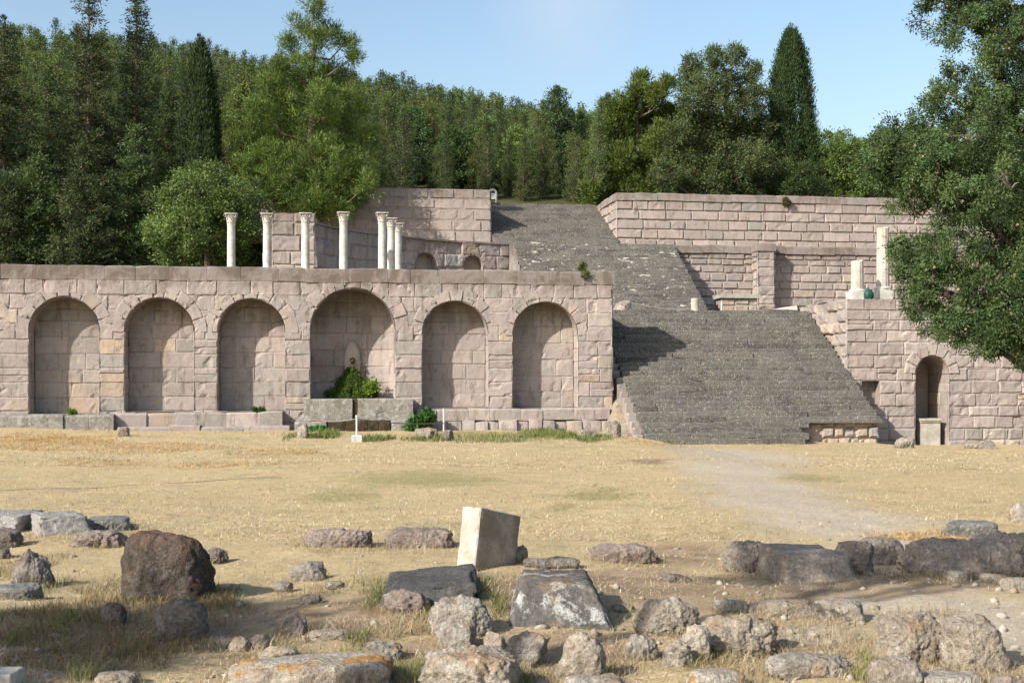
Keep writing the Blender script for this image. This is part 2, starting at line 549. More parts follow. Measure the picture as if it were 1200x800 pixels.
def block(mb, a, b, c, d, mapf, rg, tint, joint=.012, depth=.03, bev=.02, rough=.012, res=.10, drop=None, off=None, seed=0.0):
    """one stone: a patch of a heightfield over (u, z) with a sunk joint all round"""
    w, h = b - a, d - c
    jn = min(joint * rg.uniform(.4, 1.7), w * .2, h * .2); bv = min(bev * rg.uniform(.6, 1.6), w * .2, h * .2)
    off = rg.normal(0, rough * .7) if off is None else off
    wob = min(rough, .02) * rg.uniform(.3, 1.6)
    def axis(lo, hi):
        L = hi - lo - 2 * (jn + bv)
        n = max(1, int(round(L / res)))
        mid = np.linspace(lo + jn + bv, hi - jn - bv, n + 1)
        return [lo, lo + jn] + list(mid) + [hi - jn, hi]
    us, zs = axis(a, b), axis(c, d)
    nu, nz_ = len(us), len(zs)
    def prof(i, n):
        if i == 0 or i == n - 1: return -depth
        if i == 1 or i == n - 2: return -.55 * depth
        return 0.0
    tl = [rg.normal(0, rough * .5) for _ in range(4)]
    P = []
    for j, z in enumerate(zs):
        row = []
        for i, u in enumerate(us):
            e = min(prof(i, nu), prof(j, nz_))
            q = e
            if e > -depth:
                q = e + off + rough * .9 * fz(u + seed, z, seed * 1.7, 4.5, 4)
                fu, fz_ = (u - a) / w, (z - c) / h
                q += tl[0] * (1 - fu) * (1 - fz_) + tl[1] * fu * (1 - fz_) + tl[2] * (1 - fu) * fz_ + tl[3] * fu * fz_
                if e < 0:                            # ragged arris
                    q += -.5 * depth * max(0, nz(u * 5 + seed, z * 5, 3.1 + seed)) * 1.6
                if rough > .008:
                    pit = fz(u * 1.1 + seed * .3, z * 1.1, 7.7, 2.6, 3)
                    if pit > .38: q -= min(.04, (pit - .38) * .12)
            uu, zz = u, z
            if 0 < i < nu - 1 and i in (1, 2, nu - 3, nu - 2): uu = u + wob * nz(z * 4.5 + seed, u * 2, 5.5) * (1 if i < 3 else -1) + (wob * .5 if i < 3 else -wob * .5)
            if 0 < j < nz_ - 1 and j in (1, 2, nz_ - 3, nz_ - 2): zz = z + wob * nz(u * 4.5 + seed, z * 2, 9.5) * (1 if j < 3 else -1) + (wob * .5 if j < 3 else -wob * .5)
            row.append(mapf(uu, zz, q))
        P.append(row)
    dr = None
    if drop:
        dr = lambda j, i: drop((us[i] + us[i + 1]) / 2, (zs[j] + zs[j + 1]) / 2)
    mb.grid(P, tint, dr)

def stone_face(mb, u0, u1, z0, z1, mapf, rg, ch=(.36, .46), bw=(.5, 1.1), tintf=None, holes=(), drop=None, near=None, zlist=None, top_ragged=None, split=0.0, **kw):
    """courses of blocks; holes = (ua, ub, za, zb) rectangles left open; drop(u, z) removes cells of the blocks for which near(a,b,c,d) holds"""
    zs = zlist if zlist is not None else cuts(z0, z1, ch[0], ch[1], rg)
    for k in range(len(zs) - 1):
        c, d = zs[k], zs[k + 1]
        m = (c + d) / 2
        segs = [(u0, u1)]
        for (ua, ub, za, zb) in holes:
            if za < m < zb:
                ns = []
                for (p, q) in segs:
                    if ub <= p or ua >= q:
                        ns.append((p, q)); continue
                    if ua > p: ns.append((p, ua))
                    if ub < q: ns.append((ub, q))
                segs = ns
        for (p, q) in segs:
            if q - p < .03: continue
            us = cuts(p, q, bw[0], bw[1], rg)
            for i in range(len(us) - 1):
                a, b = us[i], us[i + 1]
                if top_ragged and k >= len(zs) - 2 and rg.random() < top_ragged * (1 if k == len(zs) - 2 else .3):
                    continue
                tint = tintf((a + b) / 2, m, rg) if tintf else pick_tint(rg)
                nr = near and near(a, b, c, d)
                kk = dict(kw)
                if nr:
                    kk['res'] = min(kk.get('res', .1), .05)
                if split and not nr and rg.random() < split and d - c > .3:      # two thin stones in place of one
                    mm = c + (d - c) * rg.uniform(.38, .62)
                    block(mb, a, b, c, mm, mapf, rg, tint, seed=rg.uniform(0, 50), **kk)
                    c2_ = mm; tint = tintf((a + b) / 2, m, rg) if tintf else pick_tint(rg)
                    block(mb, a, b, c2_, d, mapf, rg, tint, seed=rg.uniform(0, 50), **kk)
                    continue
                block(mb, a, b, c, d, mapf, rg, tint, drop=drop if nr else None, seed=rg.uniform(0, 50), **kk)

def sweep_blocks(mb, x0, x1, prof, rg, lens=(.8, 1.6), jit=.01, station=.2, tintf=None, axis='x', gap=.008, jy=.012):
    """stones laid end to end along x (or y), each a rough extrusion of the (y, z) outline prof"""
    xs = cuts(x0, x1, lens[0], lens[1], rg)
    n = len(prof)
    for i in range(len(xs) - 1):
        a, b = xs[i] + gap / 2, xs[i + 1] - gap / 2
        st = np.linspace(a, b, max(2, int((b - a) / station) + 1))
        dy, dz = rg.normal(0, jy), rg.normal(0, jit)
        tilt = rg.normal(0, jit * .7)
        V = []; sd = rg.uniform(0, 90)
        for si, x in enumerate(st):
            f = (x - a) / (b - a) - .5
            endk = .012 if si in (0, len(st) - 1) else 0
            for j, (y, z) in enumerate(prof):
                q = jit * .9
                yy = y + dy + q * nz(x * 3 + sd, y * 4, z * 4) + (endk if j in (1, 2) else 0)
                zz = z + dz + tilt * f + q * nz(x * 3, y * 4 + sd, z * 4 + 9) - (endk if j in (1, 2) else 0)
                V.append((x, yy, zz) if axis == 'x' else (yy, x, zz))
        Fs = []
        for s in range(len(st) - 1):
            for j in range(n):
                k = (j + 1) % n
                Fs.append((s * n + j, s * n + k, (s + 1) * n + k, (s + 1) * n + j))
        Fs.append(tuple(range(n))[::-1]); Fs.append(tuple((len(st) - 1) * n + j for j in range(n)))
        mb.add(V, Fs, tintf((a + b) / 2, prof[0][1], rg) if tintf else pick_tint(rg))

def arch_ring(mb, uc, zc, Rin, width, mapf, rg, n=11, a0=0.0, a1=math.pi, proud=.006, tintf=None, wj=.03):
    ts = list(np.linspace(a0, a1, n + 1))
    for k in range(1, n):
        ts[k] += rg.normal(0, .03)
    Rm = Rin + width * .5
    for k in range(n):
        w = width + rg.normal(0, wj)
        f = lambda u, z, q: mapf(uc + z * math.cos(u / Rm), zc + z * math.sin(u / Rm), q)
        tint = tintf(uc, zc, rg) if tintf else pick_tint(rg, .9, .05, .05)
        block(mb, ts[k] * Rm, ts[k + 1] * Rm, Rin, Rin + w, f, rg, tint, joint=.009, depth=.045, bev=.014, rough=.012, res=.09,
              off=proud + rg.normal(0, .006), seed=rg.uniform(0, 60))

def niche_mesh(name, u0, u1, zs, zsp, Rr, Yf, depth, mat, parent, rg, tintf, apse=0.0, back_kw=None):
    """back wall, jambs, barrel soffit and sill of one arched recess"""
    mb = MB()
    uc = (u0 + u1) / 2
    back = Yf + depth
    def bm(u, z, q):
        k = apse * math.sqrt(max(0, 1 - ((u - uc) / (u1 - uc)) ** 2)) if apse else 0
        return (u, back + k - q, z)
    stone_face(mb, u0, u1, zs, zsp + Rr + .04, bm, rg, ch=(.36, .5), bw=(.55, 1.0), tintf=tintf, joint=.008, depth=.015, bev=.012, rough=.010, res=.12)
    for (u, sgn) in ((u0, 1), (u1, -1)):
        jm = lambda s, z, q, u=u, sgn=sgn: (u + sgn * q, Yf + s, z)
        stone_face(mb, -.005, depth + apse * .0, zs, zsp, jm, rg, ch=(.36, .5), bw=(.6, 1.2), tintf=tintf, joint=.008, depth=.012, bev=.012, rough=.008, res=.12)
    if apse:
        for (u, sgn) in ((u0, 1), (u1, -1)):
            pass
    nt = 26
    P = []
    for i in range(nt + 1):
        t = math.pi * i / nt
        rr = Rr - .006
        P.append([(uc + rr * math.cos(t) + .006 * nz(t * 4, y * 4, uc), Yf - .005 + y, zsp + (rr + .008 * nz(t * 5, y * 5, uc + 4)) * math.sin(t)) for y in np.linspace(0, depth + apse, 7)])
    mb.grid(P, (.40, .32, .28))
    mb.add([(u0, Yf - .03, zs), (u1, Yf - .03, zs), (u1, back + apse + .1, zs + .002), (u0, back + apse + .1, zs + .002)], [(0, 1, 2, 3)], (.34, .29, .25))
    return mb.build(name, mat, parent)
# ------------------------------------------------------------------ lower retaining wall with arched niches
YF = 35.0
rg = np.random.default_rng(21)
XE = on_y(718, 318, YF)[0]
ZT = 4.83
ZB = .1
ZLEDGE = .86
NPX = [(-80, -2, 349, 485), (34, 116, 348, 485), (146, 227, 349, 482), (255, 334, 350, 482), (364, 463, 338, 468), (495, 572, 353, 478), (601, 677, 354, 478)]
NI = []
for (a, b, top, sill) in NPX:
    u0, u1 = on_y(a, 420, YF)[0], on_y(b, 420, YF)[0]
    m = (a + b) / 2
    zt, zs = on_y(m, top, YF)[2], on_y(m, sill, YF)[2]
    Rr = (u1 - u0) / 2
    NI.append([u0, u1, zs, zt - Rr, Rr])
XW0 = -15.0
def fmap(u, z, q): return (u, YF - q, z)

def facade_tint(u, z, rg_):
    low = np.clip((2.75 - z) / 1.2, 0, 1)
    left = np.clip((2.5 - u) / 5.0, 0, 1)
    return pick_tint(rg_, 1.0 - .55 * low * left, .05 + .75 * low * left, .05 + .28 * low * left)

wall = thing('arched_retaining_wall', 'long low pinkish stone wall of six arched niches at the edge of the dry field', 'wall', (-2.0, YF, .25))
zlist = [ZB, .50, ZLEDGE, 1.22, 1.63, 2.02, 2.40, 2.80, 3.22, 3.62, 4.03, 4.44]
def in_open(u, z):
    for (u0, u1, zs, zsp, Rr) in NI:
        if zsp < z and (u - (u0 + u1) / 2) ** 2 + (z - zsp) ** 2 < (Rr + .14) ** 2: return True
        if zs < z <= zsp and u0 < u < u1: return True
    return False
def near_open(a, b, c, d):
    for (u0, u1, zs, zsp, Rr) in NI:
        if b > u0 - .35 and a < u1 + .35 and d > zsp - .05 and c < zsp + Rr + .35: return True
        if b > u0 and a < u1 and c < zs < d: return True
    return False
holes = [(u0, u1, zs - .12, zsp - .1) for (u0, u1, zs, zsp, Rr) in NI]
mb = MB()
stone_face(mb, XW0, XE, ZB, 4.44, fmap, rg, zlist=zlist, bw=(.34, .92), split=.2, tintf=facade_tint, holes=holes, drop=in_open, near=near_open,
           joint=.007, depth=.020, bev=.014, rough=.013, res=.10)
# right-hand end of the wall and its return along the stairs
def emap(u, z, q): return (XE + q, u, z)
stone_face(mb, YF - .03, YF + 1.4, ZB - .4, 4.44, emap, rg, ch=(.36, .46), bw=(.5, .9), joint=.012, depth=.03, rough=.025)
stone_face(mb, YF + 1.4, 39.6, ZB - .4, 4.2, emap, rg, ch=(.36, .46), bw=(.5, .9), joint=.012, depth=.03, rough=.02)
mb.build('facing', M['facade'], wall)
mb = MB()
mb.box(XW0, XE - .06, YF + 1.12, YF + 1.34, -1, 4.46)
mb.box(XE - .6, XE - .06, YF + 1.4, 39.6, -1, 4.2)
mb.build('wall_core', M['facade'], wall)
mb = MB()
sweep_blocks(mb, XW0, XE + .05, [(YF - .008, 4.44), (YF - .012, 4.80), (YF + .03, 4.83), (YF + 1.36, 4.83), (YF + 1.36, 4.44)], rg, (.6, 1.3), .010, .10,
             tintf=lambda u, z, r: tuple(np.array(pick_tint(r, .6, .5, .0)) * r.uniform(.7, .9)), jy=.008, gap=.006)
mb.build('coping', M['coping'], wall)
for k, (u0, u1, zs, zsp, Rr) in enumerate(NI):
    mb = MB()
    arch_ring(mb, (u0 + u1) / 2, zsp, Rr, .42 if k == 4 else .36, fmap, rg, 11 if k == 4 else 9, -.03, math.pi + .03)
    mb.build('arch', M['facade'], wall)
    big = k == 4
    niche_mesh('niche', u0, u1, zs, zsp, Rr, YF, .75 if big else .62, M['niche'], wall, rg, (lambda u, z, r: pick_tint(r, .95, .06, .02)) if k > 3 else facade_tint, .32 if big else 0)
# stepped base of the wall: low bench of squared blocks
mb = MB()
xa, xb = XW0, on_y(134, 490, YF - .45)[0]
zl = on_y(60, 486, YF - .35)[2]
sweep_blocks(mb, xa, xb, [(YF - .60, .0), (YF - .62, zl - .05), (YF - .57, zl), (YF + .0, zl), (YF + .0, .0)], rg, (.55, 1.1), .02, .12,
             tintf=lambda u, z, r: pick_tint(r, .15, 1.0, .05), jy=.03)
mb.build('plinth', M['bench'], wall)
mb = MB()
xc = on_y(331, 495, YF - .3)[0]
zl2 = on_y(230, 483, YF - .3)[2]
sweep_blocks(mb, xb, xc, [(YF - .33, .3), (YF - .35, zl2 - .04), (YF - .31, zl2), (YF + .0, zl2), (YF + .0, .3)], rg, (.5, 1.0), .016, .12,
             tintf=lambda u, z, r: pick_tint(r, .6, .6, .15), jy=.012)
sweep_blocks(mb, xb + .1, xc + .2, [(YF - .62, .0), (YF - .62, .40), (YF - .55, .44), (YF - .3, .44), (YF - .3, .0)], rg, (.7, 1.4), .02, .15,
             tintf=lambda u, z, r: pick_tint(r, .9, .3, .2), jy=.02)
mb.build('plinth', M['plinth'], wall)
mb = MB()
xd, xe = on_y(488, 490, YF - .3)[0], XE - .15
zl3 = on_y(590, 479, YF - .3)[2]
sweep_blocks(mb, xd, xe, [(YF - .30, .55), (YF - .32, zl3 - .04), (YF - .28, zl3), (YF + .0, zl3), (YF + .0, .55)], rg, (.5, 1.05), .014, .12,
             tintf=lambda u, z, r: pick_tint(r, .9, .2, .05), jy=.012)
sweep_blocks(mb, xd, xe, [(YF - .34, -.1), (YF - .40, .30), (YF - .36, .53), (YF - .2, .55), (YF - .2, -.1)], rg, (.28, .6), .03, .10,
             tintf=lambda u, z, r: pick_tint(r, .8, .3, .25), gap=.025, jy=.04)
mb.build('plinth', M['plinth'], wall)

# fountain basin in front of the widest niche
xs0, xs1 = on_y(356, 490, YF - .55)[0], on_y(484, 490, YF - .55)[0]
zf = on_y(410, 467, YF - .55)[2]
bas = thing('fountain_basin', 'two big grey slabs fronting the fountain niche, water stained between them', 'basin', ((xs0 + xs1) / 2, YF - .55, .25))
xm = on_y(416, 490, YF - .55)[0]
mb = MB()
sweep_blocks(mb, xs0, xm - .07, [(YF - .58, .58), (YF - .60, zf - .03), (YF - .55, zf), (YF - .05, zf), (YF - .05, .58)], rg, (1.6, 3), .012, .12, tintf=lambda u, z, r: (.36, .33, .30))
mb.build('slab', M['bench'], bas)
mb = MB()
sweep_blocks(mb, xm + .07, xs1, [(YF - .58, .58), (YF - .60, zf - .03), (YF - .55, zf), (YF - .05, zf), (YF - .05, .58)], rg, (1.6, 3), .012, .12, tintf=lambda u, z, r: (.36, .34, .315))
mb.build('slab', M['bench'], bas)
mb = MB()
sweep_blocks(mb, xm - .13, xm + .13, [(YF - .545, .5), (YF - .55, zf - .08), (YF - .50, zf - .05), (YF - .1, zf - .05), (YF - .1, .5)], rg, (.3, .5), .01, .05)
sweep_blocks(mb, xm - .75, xm + .95, [(YF - .70, .1), (YF - .70, .53), (YF - .64, .57), (YF - .1, .57), (YF - .1, .1)], rg, (.35, .6), .02, .08, gap=.015)
mb.build('water_channel', M['wet'], bas)
for nm_, q0, q1 in (('footing', xs0 - .25, xm - .78), ('footing', xm + .98, xs1 + .1)):
    mb = MB()
    sweep_blocks(mb, q0, q1, [(YF - .66, .1), (YF - .66, .54), (YF - .62, .57), (YF - .1, .57), (YF - .1, .1)], rg, (.5, 1.0), .02, .1, tintf=lambda u, z, r: pick_tint(r, .3, .7, .3))
    mb.build(nm_, M['bench'], bas)
# pointed stone spout at the back of the fountain niche
u0, u1, zs, zsp, Rr = NI[4]
yb = YF + .75 + .30
sx, _, sz0 = on_y(413, 438, yb); sz1 = on_y(413, 399, yb)[2]
sp = thing('stone_spout', 'pointed pale stone with a dark water spout at the back of the mossy niche', 'water spout', (sx, yb, sz0))
mb = MB()
outl = [(-.20, 0), (-.24, .35), (-.20, .7), (-.10, .93), (0, 1.0), (.10, .93), (.20, .7), (.24, .35), (.20, 0)]
H_ = sz1 - sz0
ring = []
for q, dy in ((1.0, .02), (1.0, -.10), (.78, -.15)):
    ring.append([(sx + x * q, yb + dy, sz0 + (z if q == 1 else .04 + z * .9) * H_) for x, z in outl])
mb.grid(ring, (.50, .42, .36))
b = len(mb.v); mb.v.extend(ring[-1]); mb.c.extend([(.5, .42, .36)] * len(outl)); mb.f.append(list(range(b, b + len(outl)))); mb.m.append(0)
mb.build('back_stone', M['niche'], sp)
mb = MB()
mb.tube([(sx, yb - .10, sz0 + .42 * H_), (sx, yb - .24, sz0 + .40 * H_), (sx, yb - .30, sz0 + .33 * H_)], [.075, .07, .055], 10, (.05, .045, .04))
mb.build('spout', M['wet'], sp)

# ------------------------------------------------------------------ right-hand wing of the lower terrace wall
YW = 35.8
XF = 15.17
XW1 = 27.5
wing = thing('wing_wall', 'pinkish block wall with one narrow arched doorway, right of the lower stairs', 'wall', (20, YW, -.25))
a0, a1 = on_y(1073, 470, YW)[0], on_y(1112, 470, YW)[0]
at_ = on_y(1092, 417, YW)[2]; ar = (a1 - a0) / 2; asp = at_ - ar
h0, h1 = on_y(1010, 460, YW)[0], on_y(1031, 460, YW)[0]
hz0, hz1 = on_y(1020, 476, YW)[2], on_y(1020, 446, YW)[2]
ZW = 4.16
zlw = [-.6, -.15, .21, .58, hz0, hz0 + .38, hz1, 2.06, 2.45, 2.84, 3.20, 3.52, 3.82, ZW]
def wmap(u, z, q): return (u, YW - q, z)
def w_open(u, z): return z > asp and (u - (a0 + a1) / 2) ** 2 + (z - asp) ** 2 < (ar + .13) ** 2 or (a0 < u < a1 and z <= asp)
def w_near(a, b, c, d): return b > a0 - .3 and a < a1 + .3 and d > asp - .05 and c < asp + ar + .3
def wing_tint(u, z, r):
    if z < 1.0: return pick_tint(r, .6, .15, .3)
    return pick_tint(r, 1, .02, .05)
mb = MB()
stone_face(mb, XF, XW1, -.6, ZW, wmap, rg, zlist=zlw, split=.1, bw=(.5, 1.05), tintf=wing_tint, holes=[(a0, a1, -1, asp - .1), (h0, h1, hz0, hz1)], drop=w_open, near=w_near,
           joint=.010, depth=.035, bev=.018, rough=.018, res=.10)
def wfl(u, z, q): return (XF - q, u, z)
stone_face(mb, YW, 40.0, -.3, ZW, wfl, rg, ch=(.34, .42), bw=(.5, 1.0), tintf=lambda u, z, r: pick_tint(r, .5, .0, .6), joint=.015, depth=.05, bev=.035, rough=.05, res=.10)
mb.build('facing', M['wing'], wing)
mb = MB()
mb.box(XF + .04, XW1, YW + 1.5, YW + 1.8, -1, ZW - .04)
mb.box(XF + .06, XF + .4, YW + .06, 40, -1, ZW - .04)
mb.box(XF + .05, XW1, YW + .035, YW + 1.7, ZW - .12, ZW - .03, (.33, .27, .23))
mb.build('wall_core', M['wing'], wing)
mb = MB()
arch_ring(mb, (a0 + a1) / 2, asp, ar, .36, wmap, rg, 7, -.02, math.pi + .02, .03)
mb.build('arch', M['wing'], wing)
niche_mesh('doorway_recess', a0, a1, -.35, asp, ar, YW, 1.35, M['wing'], wing, rg, lambda u, z, r: tuple(np.array(pick_tint(r, .8, .1, .1)) * .8))  # stone tints darkened to paint in the shade of the deep recess
mb = MB()
mb.box(h0 - .01, h1 + .01, YW + .02, YW + .34, hz0 - .03, hz0, (.3, .25, .22))
mb.box(h0 - .01, h1 + .01, YW + .34, YW + .40, hz0, hz1, (.3, .25, .22))
mb.box(h0 - .05, h0, YW + .02, YW + .34, hz0, hz1, (.36, .29, .25)); mb.box(h1, h1 + .05, YW + .02, YW + .34, hz0, hz1, (.36, .29, .25))
mb.box(h0 - .01, h1 + .01, YW + .02, YW + .34, hz1, hz1 + .05, (.3, .25, .22))
mb.build('hole_lining', M['wing'], wing)

px0, px1 = on_y(1075, 500, YW + .25)[0], on_y(1101, 500, YW + .25)[0]
pz1 = on_y(1088, 490, YW + .25)[2]
ped = thing('marble_pedestal', 'white marble pedestal standing inside the narrow arched doorway', 'pedestal', ((px0 + px1) / 2, YW + .3, -.35))
mb = MB(); cx = (px0 + px1) / 2; hw = (px1 - px0) / 2
mb.box(cx - hw * .86, cx + hw * .86, YW + .1, YW + .1 + hw * 1.7, -.35, pz1 - .12)
mb.build('shaft', M['marble_old'], ped)
mb = MB()
mb.box(cx - hw * .92, cx + hw * .92, YW + .07, YW + .13 + hw * 1.7, pz1 - .12, pz1 - .07)
mb.box(cx - hw, cx + hw, YW + .04, YW + .16 + hw * 1.7, pz1 - .0699, pz1)
mb.build('cap', M['marble_old'], ped)

# ------------------------------------------------------------------ stairs
def stair_tint(u, z, r):
    k = r.uniform(.65, 1.35)
    return (.116 * k, .111 * k, .105 * k)

def staircase(root, X0, X1, Y0, z0, Y1, z1, n, mat, rg, short=None, name='step', wear=.014, core=.2):
    run, rise = (Y1 - Y0) / n, (z1 - z0) / n
    for i in range(n):
        y, zt = Y0 + i * run, z0 + (i + 1) * rise
        x1 = X1
        if short and i < short[0]:
            x1 = short[1] + rg.normal(0, .12)
        mb = MB()
        sweep_blocks(mb, X0, x1, [(y, zt - rise - .03), (y, zt - .014), (y + .012, zt), (y + run + .1, zt), (y + run + .1, zt - rise - .03)], rg, (.5, 1.5), wear, .14,
                     tintf=stair_tint, gap=.012, jy=.014)
        mb.build(name, mat[i] if isinstance(mat, list) else mat, root)
    mb = MB()
    e = .05
    V = []
    for x in (X0 + .04, X1 - .04):
        V += [(x, Y0 + core, z0 - 1.2), (x, Y0 + core, z0 - .05 + (core - .2) * (z1 - z0) / (Y1 - Y0)), (x, Y1 + .1, z1 - .1 - e), (x, Y1 + .1, z0 - 1.2)]
    mb.add(V, [(0, 1, 2, 3), (7, 6, 5, 4), (0, 4, 5, 1), (1, 5, 6, 2), (2, 6, 7, 3)], (.12, .11, .10))
    mb.build('stair_core', mat[0] if isinstance(mat, list) else mat, root)

XS0, XS1 = 8.12, 15.13
lower = thing('lower_staircase', 'broad dark grey stone stairs rising from the dry field, nearest of the flights', 'stairs', (11.6, 32.4, -.05))
staircase(lower, XS0, XS1, 32.4, -.03, 38.85, 3.95, 28, M['stair'], rg, (4, 12.72), core=1.3)
# pale cheek stones down the left side
mb = MB()
nst = 20
for i in range(nst):
    t0, t1 = i / nst, (i + 1) / nst
    y0, y1 = 32.35 + t0 * 6.4, 32.35 + t1 * 6.4
    zt = -.03 + (y0 - 32.4) * .62 + .05
    sweep_blocks(mb, y0, y1, [(XS0 - .24, -.7), (XS0 - .22, zt - .03), (XS0 - .19, zt), (XS0 + .0, zt), (XS0 + .0, -.7)], rg, (.5, .9), .02, .12, axis='y',
                 tintf=lambda u, z, r: tuple(np.array(pick_tint(r, .5, .6, .1)) * .8), jy=.015)
mb.build('cheek_stones', M['plinth'], lower)
# broken bottom corner: rubble core laid bare under one long tread
mb = MB()
sd = np.random.default_rng(5)
xr = 12.75
def rubmap(u, z, q): return (u, 33.42 - q, z)
stone_face(mb, 12.74, XS1, -.25, .50, rubmap, sd, ch=(.2, .34), bw=(.22, .5), tintf=lambda u, z, r: pick_tint(r, .35, .1, .9), joint=.025, depth=.07, bev=.05, rough=.04, res=.07)
def rubside(u, z, q): return (XS1 + q, u, z)
stone_face(mb, 33.42, 35.75, -.35, .45, rubside, sd, ch=(.2, .34), bw=(.22, .5), tintf=lambda u, z, r: pick_tint(r, .6, .1, .5), joint=.025, depth=.07, bev=.05, rough=.04, res=.07)
mb.build('rubble_core', M['wing'], lower)
mb = MB()
sweep_blocks(mb, 12.62, XS1 + .06, [(33.28, .50), (33.27, .585), (33.30, .605), (33.9, .605), (33.9, .50)], sd, (2.5, 4), .008, .15, tintf=lambda u, z, r: (.16, .15, .14))
mb.build('edge_slab', M['stair'], lower)

XU0, XU1 = 7.85, 15.45
# rubble and earth spilling between the wall end and the stairs
P = []
for i in range(40):
    y = 32.7 + i * .085
    row = []
    for j in range(14):
        x = XE - .55 + j * .07
        z = float(ground_h(x, y)) - .06 + max(0, (y - 33.0)) * .52 * float(sstep(-.55, .15, x - XE)) + .06 * fz(x * 3, y * 3, 1.0, 1.0, 4)
        row.append((x, y, z))
    P.append(row)
mb = MB(); mb.grid(P, (.4, .3, .2)); mb.build('earth_fill', M['rock_tan'], lower, smooth=True)
mid = thing('middle_staircase', 'dark stone flight with white worn patches above the landing, behind the lower stairs', 'stairs', (11.6, 50, 4.0))
staircase(mid, XU0, XU1, 50.0, 4.0, 56.6, 8.04, 26, M['stair_white'], rg)
mb = MB()
for i in range(14):
    t0, t1 = i / 14, (i + 1) / 14
    zt = 4.0 + (8.04 - 4.0) * t0 + .16
    sweep_blocks(mb, 50 + 6.55 * t0, 50 + 6.55 * t1, [(XU0 - .22, 3.9), (XU0 - .20, zt - .03), (XU0 - .17, zt), (XU0 + .0, zt), (XU0 + .0, 3.9)], rg, (.5, .9), .02, .15, axis='y', tintf=lambda u, z, r: pick_tint(r, .8, .3, .0), jy=.015)
mb.build('cheek_stones', M['middle'], mid)
XT0, XT1 = 8.25, 15.28
top = thing('upper_staircase', 'farthest dark stone flight climbing to the tree line between two block walls', 'stairs', (11.6, 64.6, 8.0))
staircase(top, XT0, XT1, 64.6, 8.04, 73.9, 12.30, 26, M['stair'], rg)

# ------------------------------------------------------------------ upper terrace walls
def upper_tint(u, z, r): return tuple(np.array(pick_tint(r, 1, .0, .03)) * 1.0)
ZU = 12.22
ur = thing('upper_right_wall', 'highest pinkish block wall, right of the upper stairs under the cypresses', 'wall', (28, 68, 8.0))
mb = MB()
YU = 68.0
stone_face(mb, XT1, 52, 8.0, ZU - .42, lambda u, z, q: (u, YU - q, z), rg, zlist=[8.0, 8.55, 9.1, 9.64, 10.18, 10.72, 11.26, ZU - .42], bw=(.85, 1.6), tintf=upper_tint, joint=.035, depth=.09, bev=.015, rough=.010, res=.25)
stone_face(mb, YU, 74.2, 8.0, ZU - .42, lambda u, z, q: (XT1 - q, u, z), rg, zlist=[8.0, 8.55, 9.1, 9.64, 10.18, 10.72, 11.26, ZU - .42], bw=(.7, 1.4), tintf=lambda u, z, r: pick_tint(r, .8, 0, .3), joint=.025, depth=.06, bev=.03, rough=.04, res=.2)
mb.build('facing', M['upper'], ur)
mb = MB(); mb.box(XT1 + .1, 52, YU + .35, YU + .6, 7, ZU - .4); mb.box(XT1 + .1, XT1 + .5, YU + .3, 74, 7, ZU - .4)
mb.build('wall_core', M['upper'], ur)
mb = MB()
sweep_blocks(mb, XT1 - .02, 52, [(YU - .05, ZU - .42), (YU - .05, ZU - .05), (YU, ZU), (YU + .65, ZU), (YU + .65, ZU - .42)], rg, (.8, 1.7), .012, .3, tintf=lambda u, z, r: tuple(np.array(pick_tint(r, .9, .2, 0)) * .8))
sweep_blocks(mb, YU + .66, 74.2, [(XT1 - .04, ZU - .42), (XT1 - .04, ZU - .05), (XT1, ZU), (XT1 + .6, ZU), (XT1 + .6, ZU - .42)], rg, (.8, 1.7), .02, .3, axis='y', tintf=lambda u, z, r: tuple(np.array(pick_tint(r, .9, .2, 0)) * .9))
mb.build('coping', M['upper'], ur)

ul = thing('upper_left_wall', 'highest pinkish block wall, left of the upper stairs behind the white columns', 'wall', (1.5, 68, 8.0))
mb = MB()
stone_face(mb, -6.5, XT0 - .02, 8.0, ZU, lambda u, z, q: (u, YU - q, z), rg, zlist=[8.0, 8.6, 9.25, 9.9, 10.5, 11.1, 11.68, ZU], bw=(.9, 1.7), tintf=upper_tint, joint=.04, depth=.10, bev=.015, rough=.012, res=.25)
stone_face(mb, YU, 74.2, 8.0, ZU, lambda u, z, q: (XT0 - .02 + q, u, z), rg, zlist=[8.0, 8.6, 9.25, 9.9, 10.5, 11.1, 11.68, ZU], bw=(.9, 1.7), tintf=upper_tint, joint=.04, depth=.10, bev=.015, rough=.012, res=.25)
mb.build('facing', M['upper'], ul)
mb = MB(); mb.box(-6.5, XT0 - .1, YU + .04, YU + .6, 7, ZU - .03, (.4, .32, .28)); mb.box(XT0 - .6, XT0 - .1, YU + .5, 74.1, 7, ZU - .035, (.4, .32, .28))
mb.build('wall_core', M['upper'], ul)

# middle terrace wall, right of the stairs, with a pier
YM = 56.75
mr = thing('middle_right_wall', 'stained pinkish wall with a projecting pier on the middle terrace, below the highest wall', 'wall', (24, YM, 4.0))
mb = MB()
stone_face(mb, XU1 - .1, 40, 4.0, 7.7, lambda u, z, q: (u, YM - q, z), rg, ch=(.36, .42), bw=(.6, 1.15), tintf=lambda u, z, r: pick_tint(r, 1, .03, .12) if z > 5.3 else pick_tint(r, .6, .1, .4), joint=.028, depth=.08, bev=.02, rough=.014, res=.2)
mb.build('facing', M['middle'], mr)
mb = MB(); mb.box(XU1, 40, YM + .06, YM + .5, 3.5, 7.7); mb.build('wall_core', M['middle'], mr)
mb = MB()
sweep_blocks(mb, XU1 - .25, 40, [(YM - .06, 7.70), (YM - .06, 8.03), (YM - .02, 8.07), (YM + .6, 8.07), (YM + .6, 7.70)], rg, (.8, 1.5), .012, .3, tintf=lambda u, z, r: tuple(np.array(pick_tint(r, .9, .25, 0)) * .72))
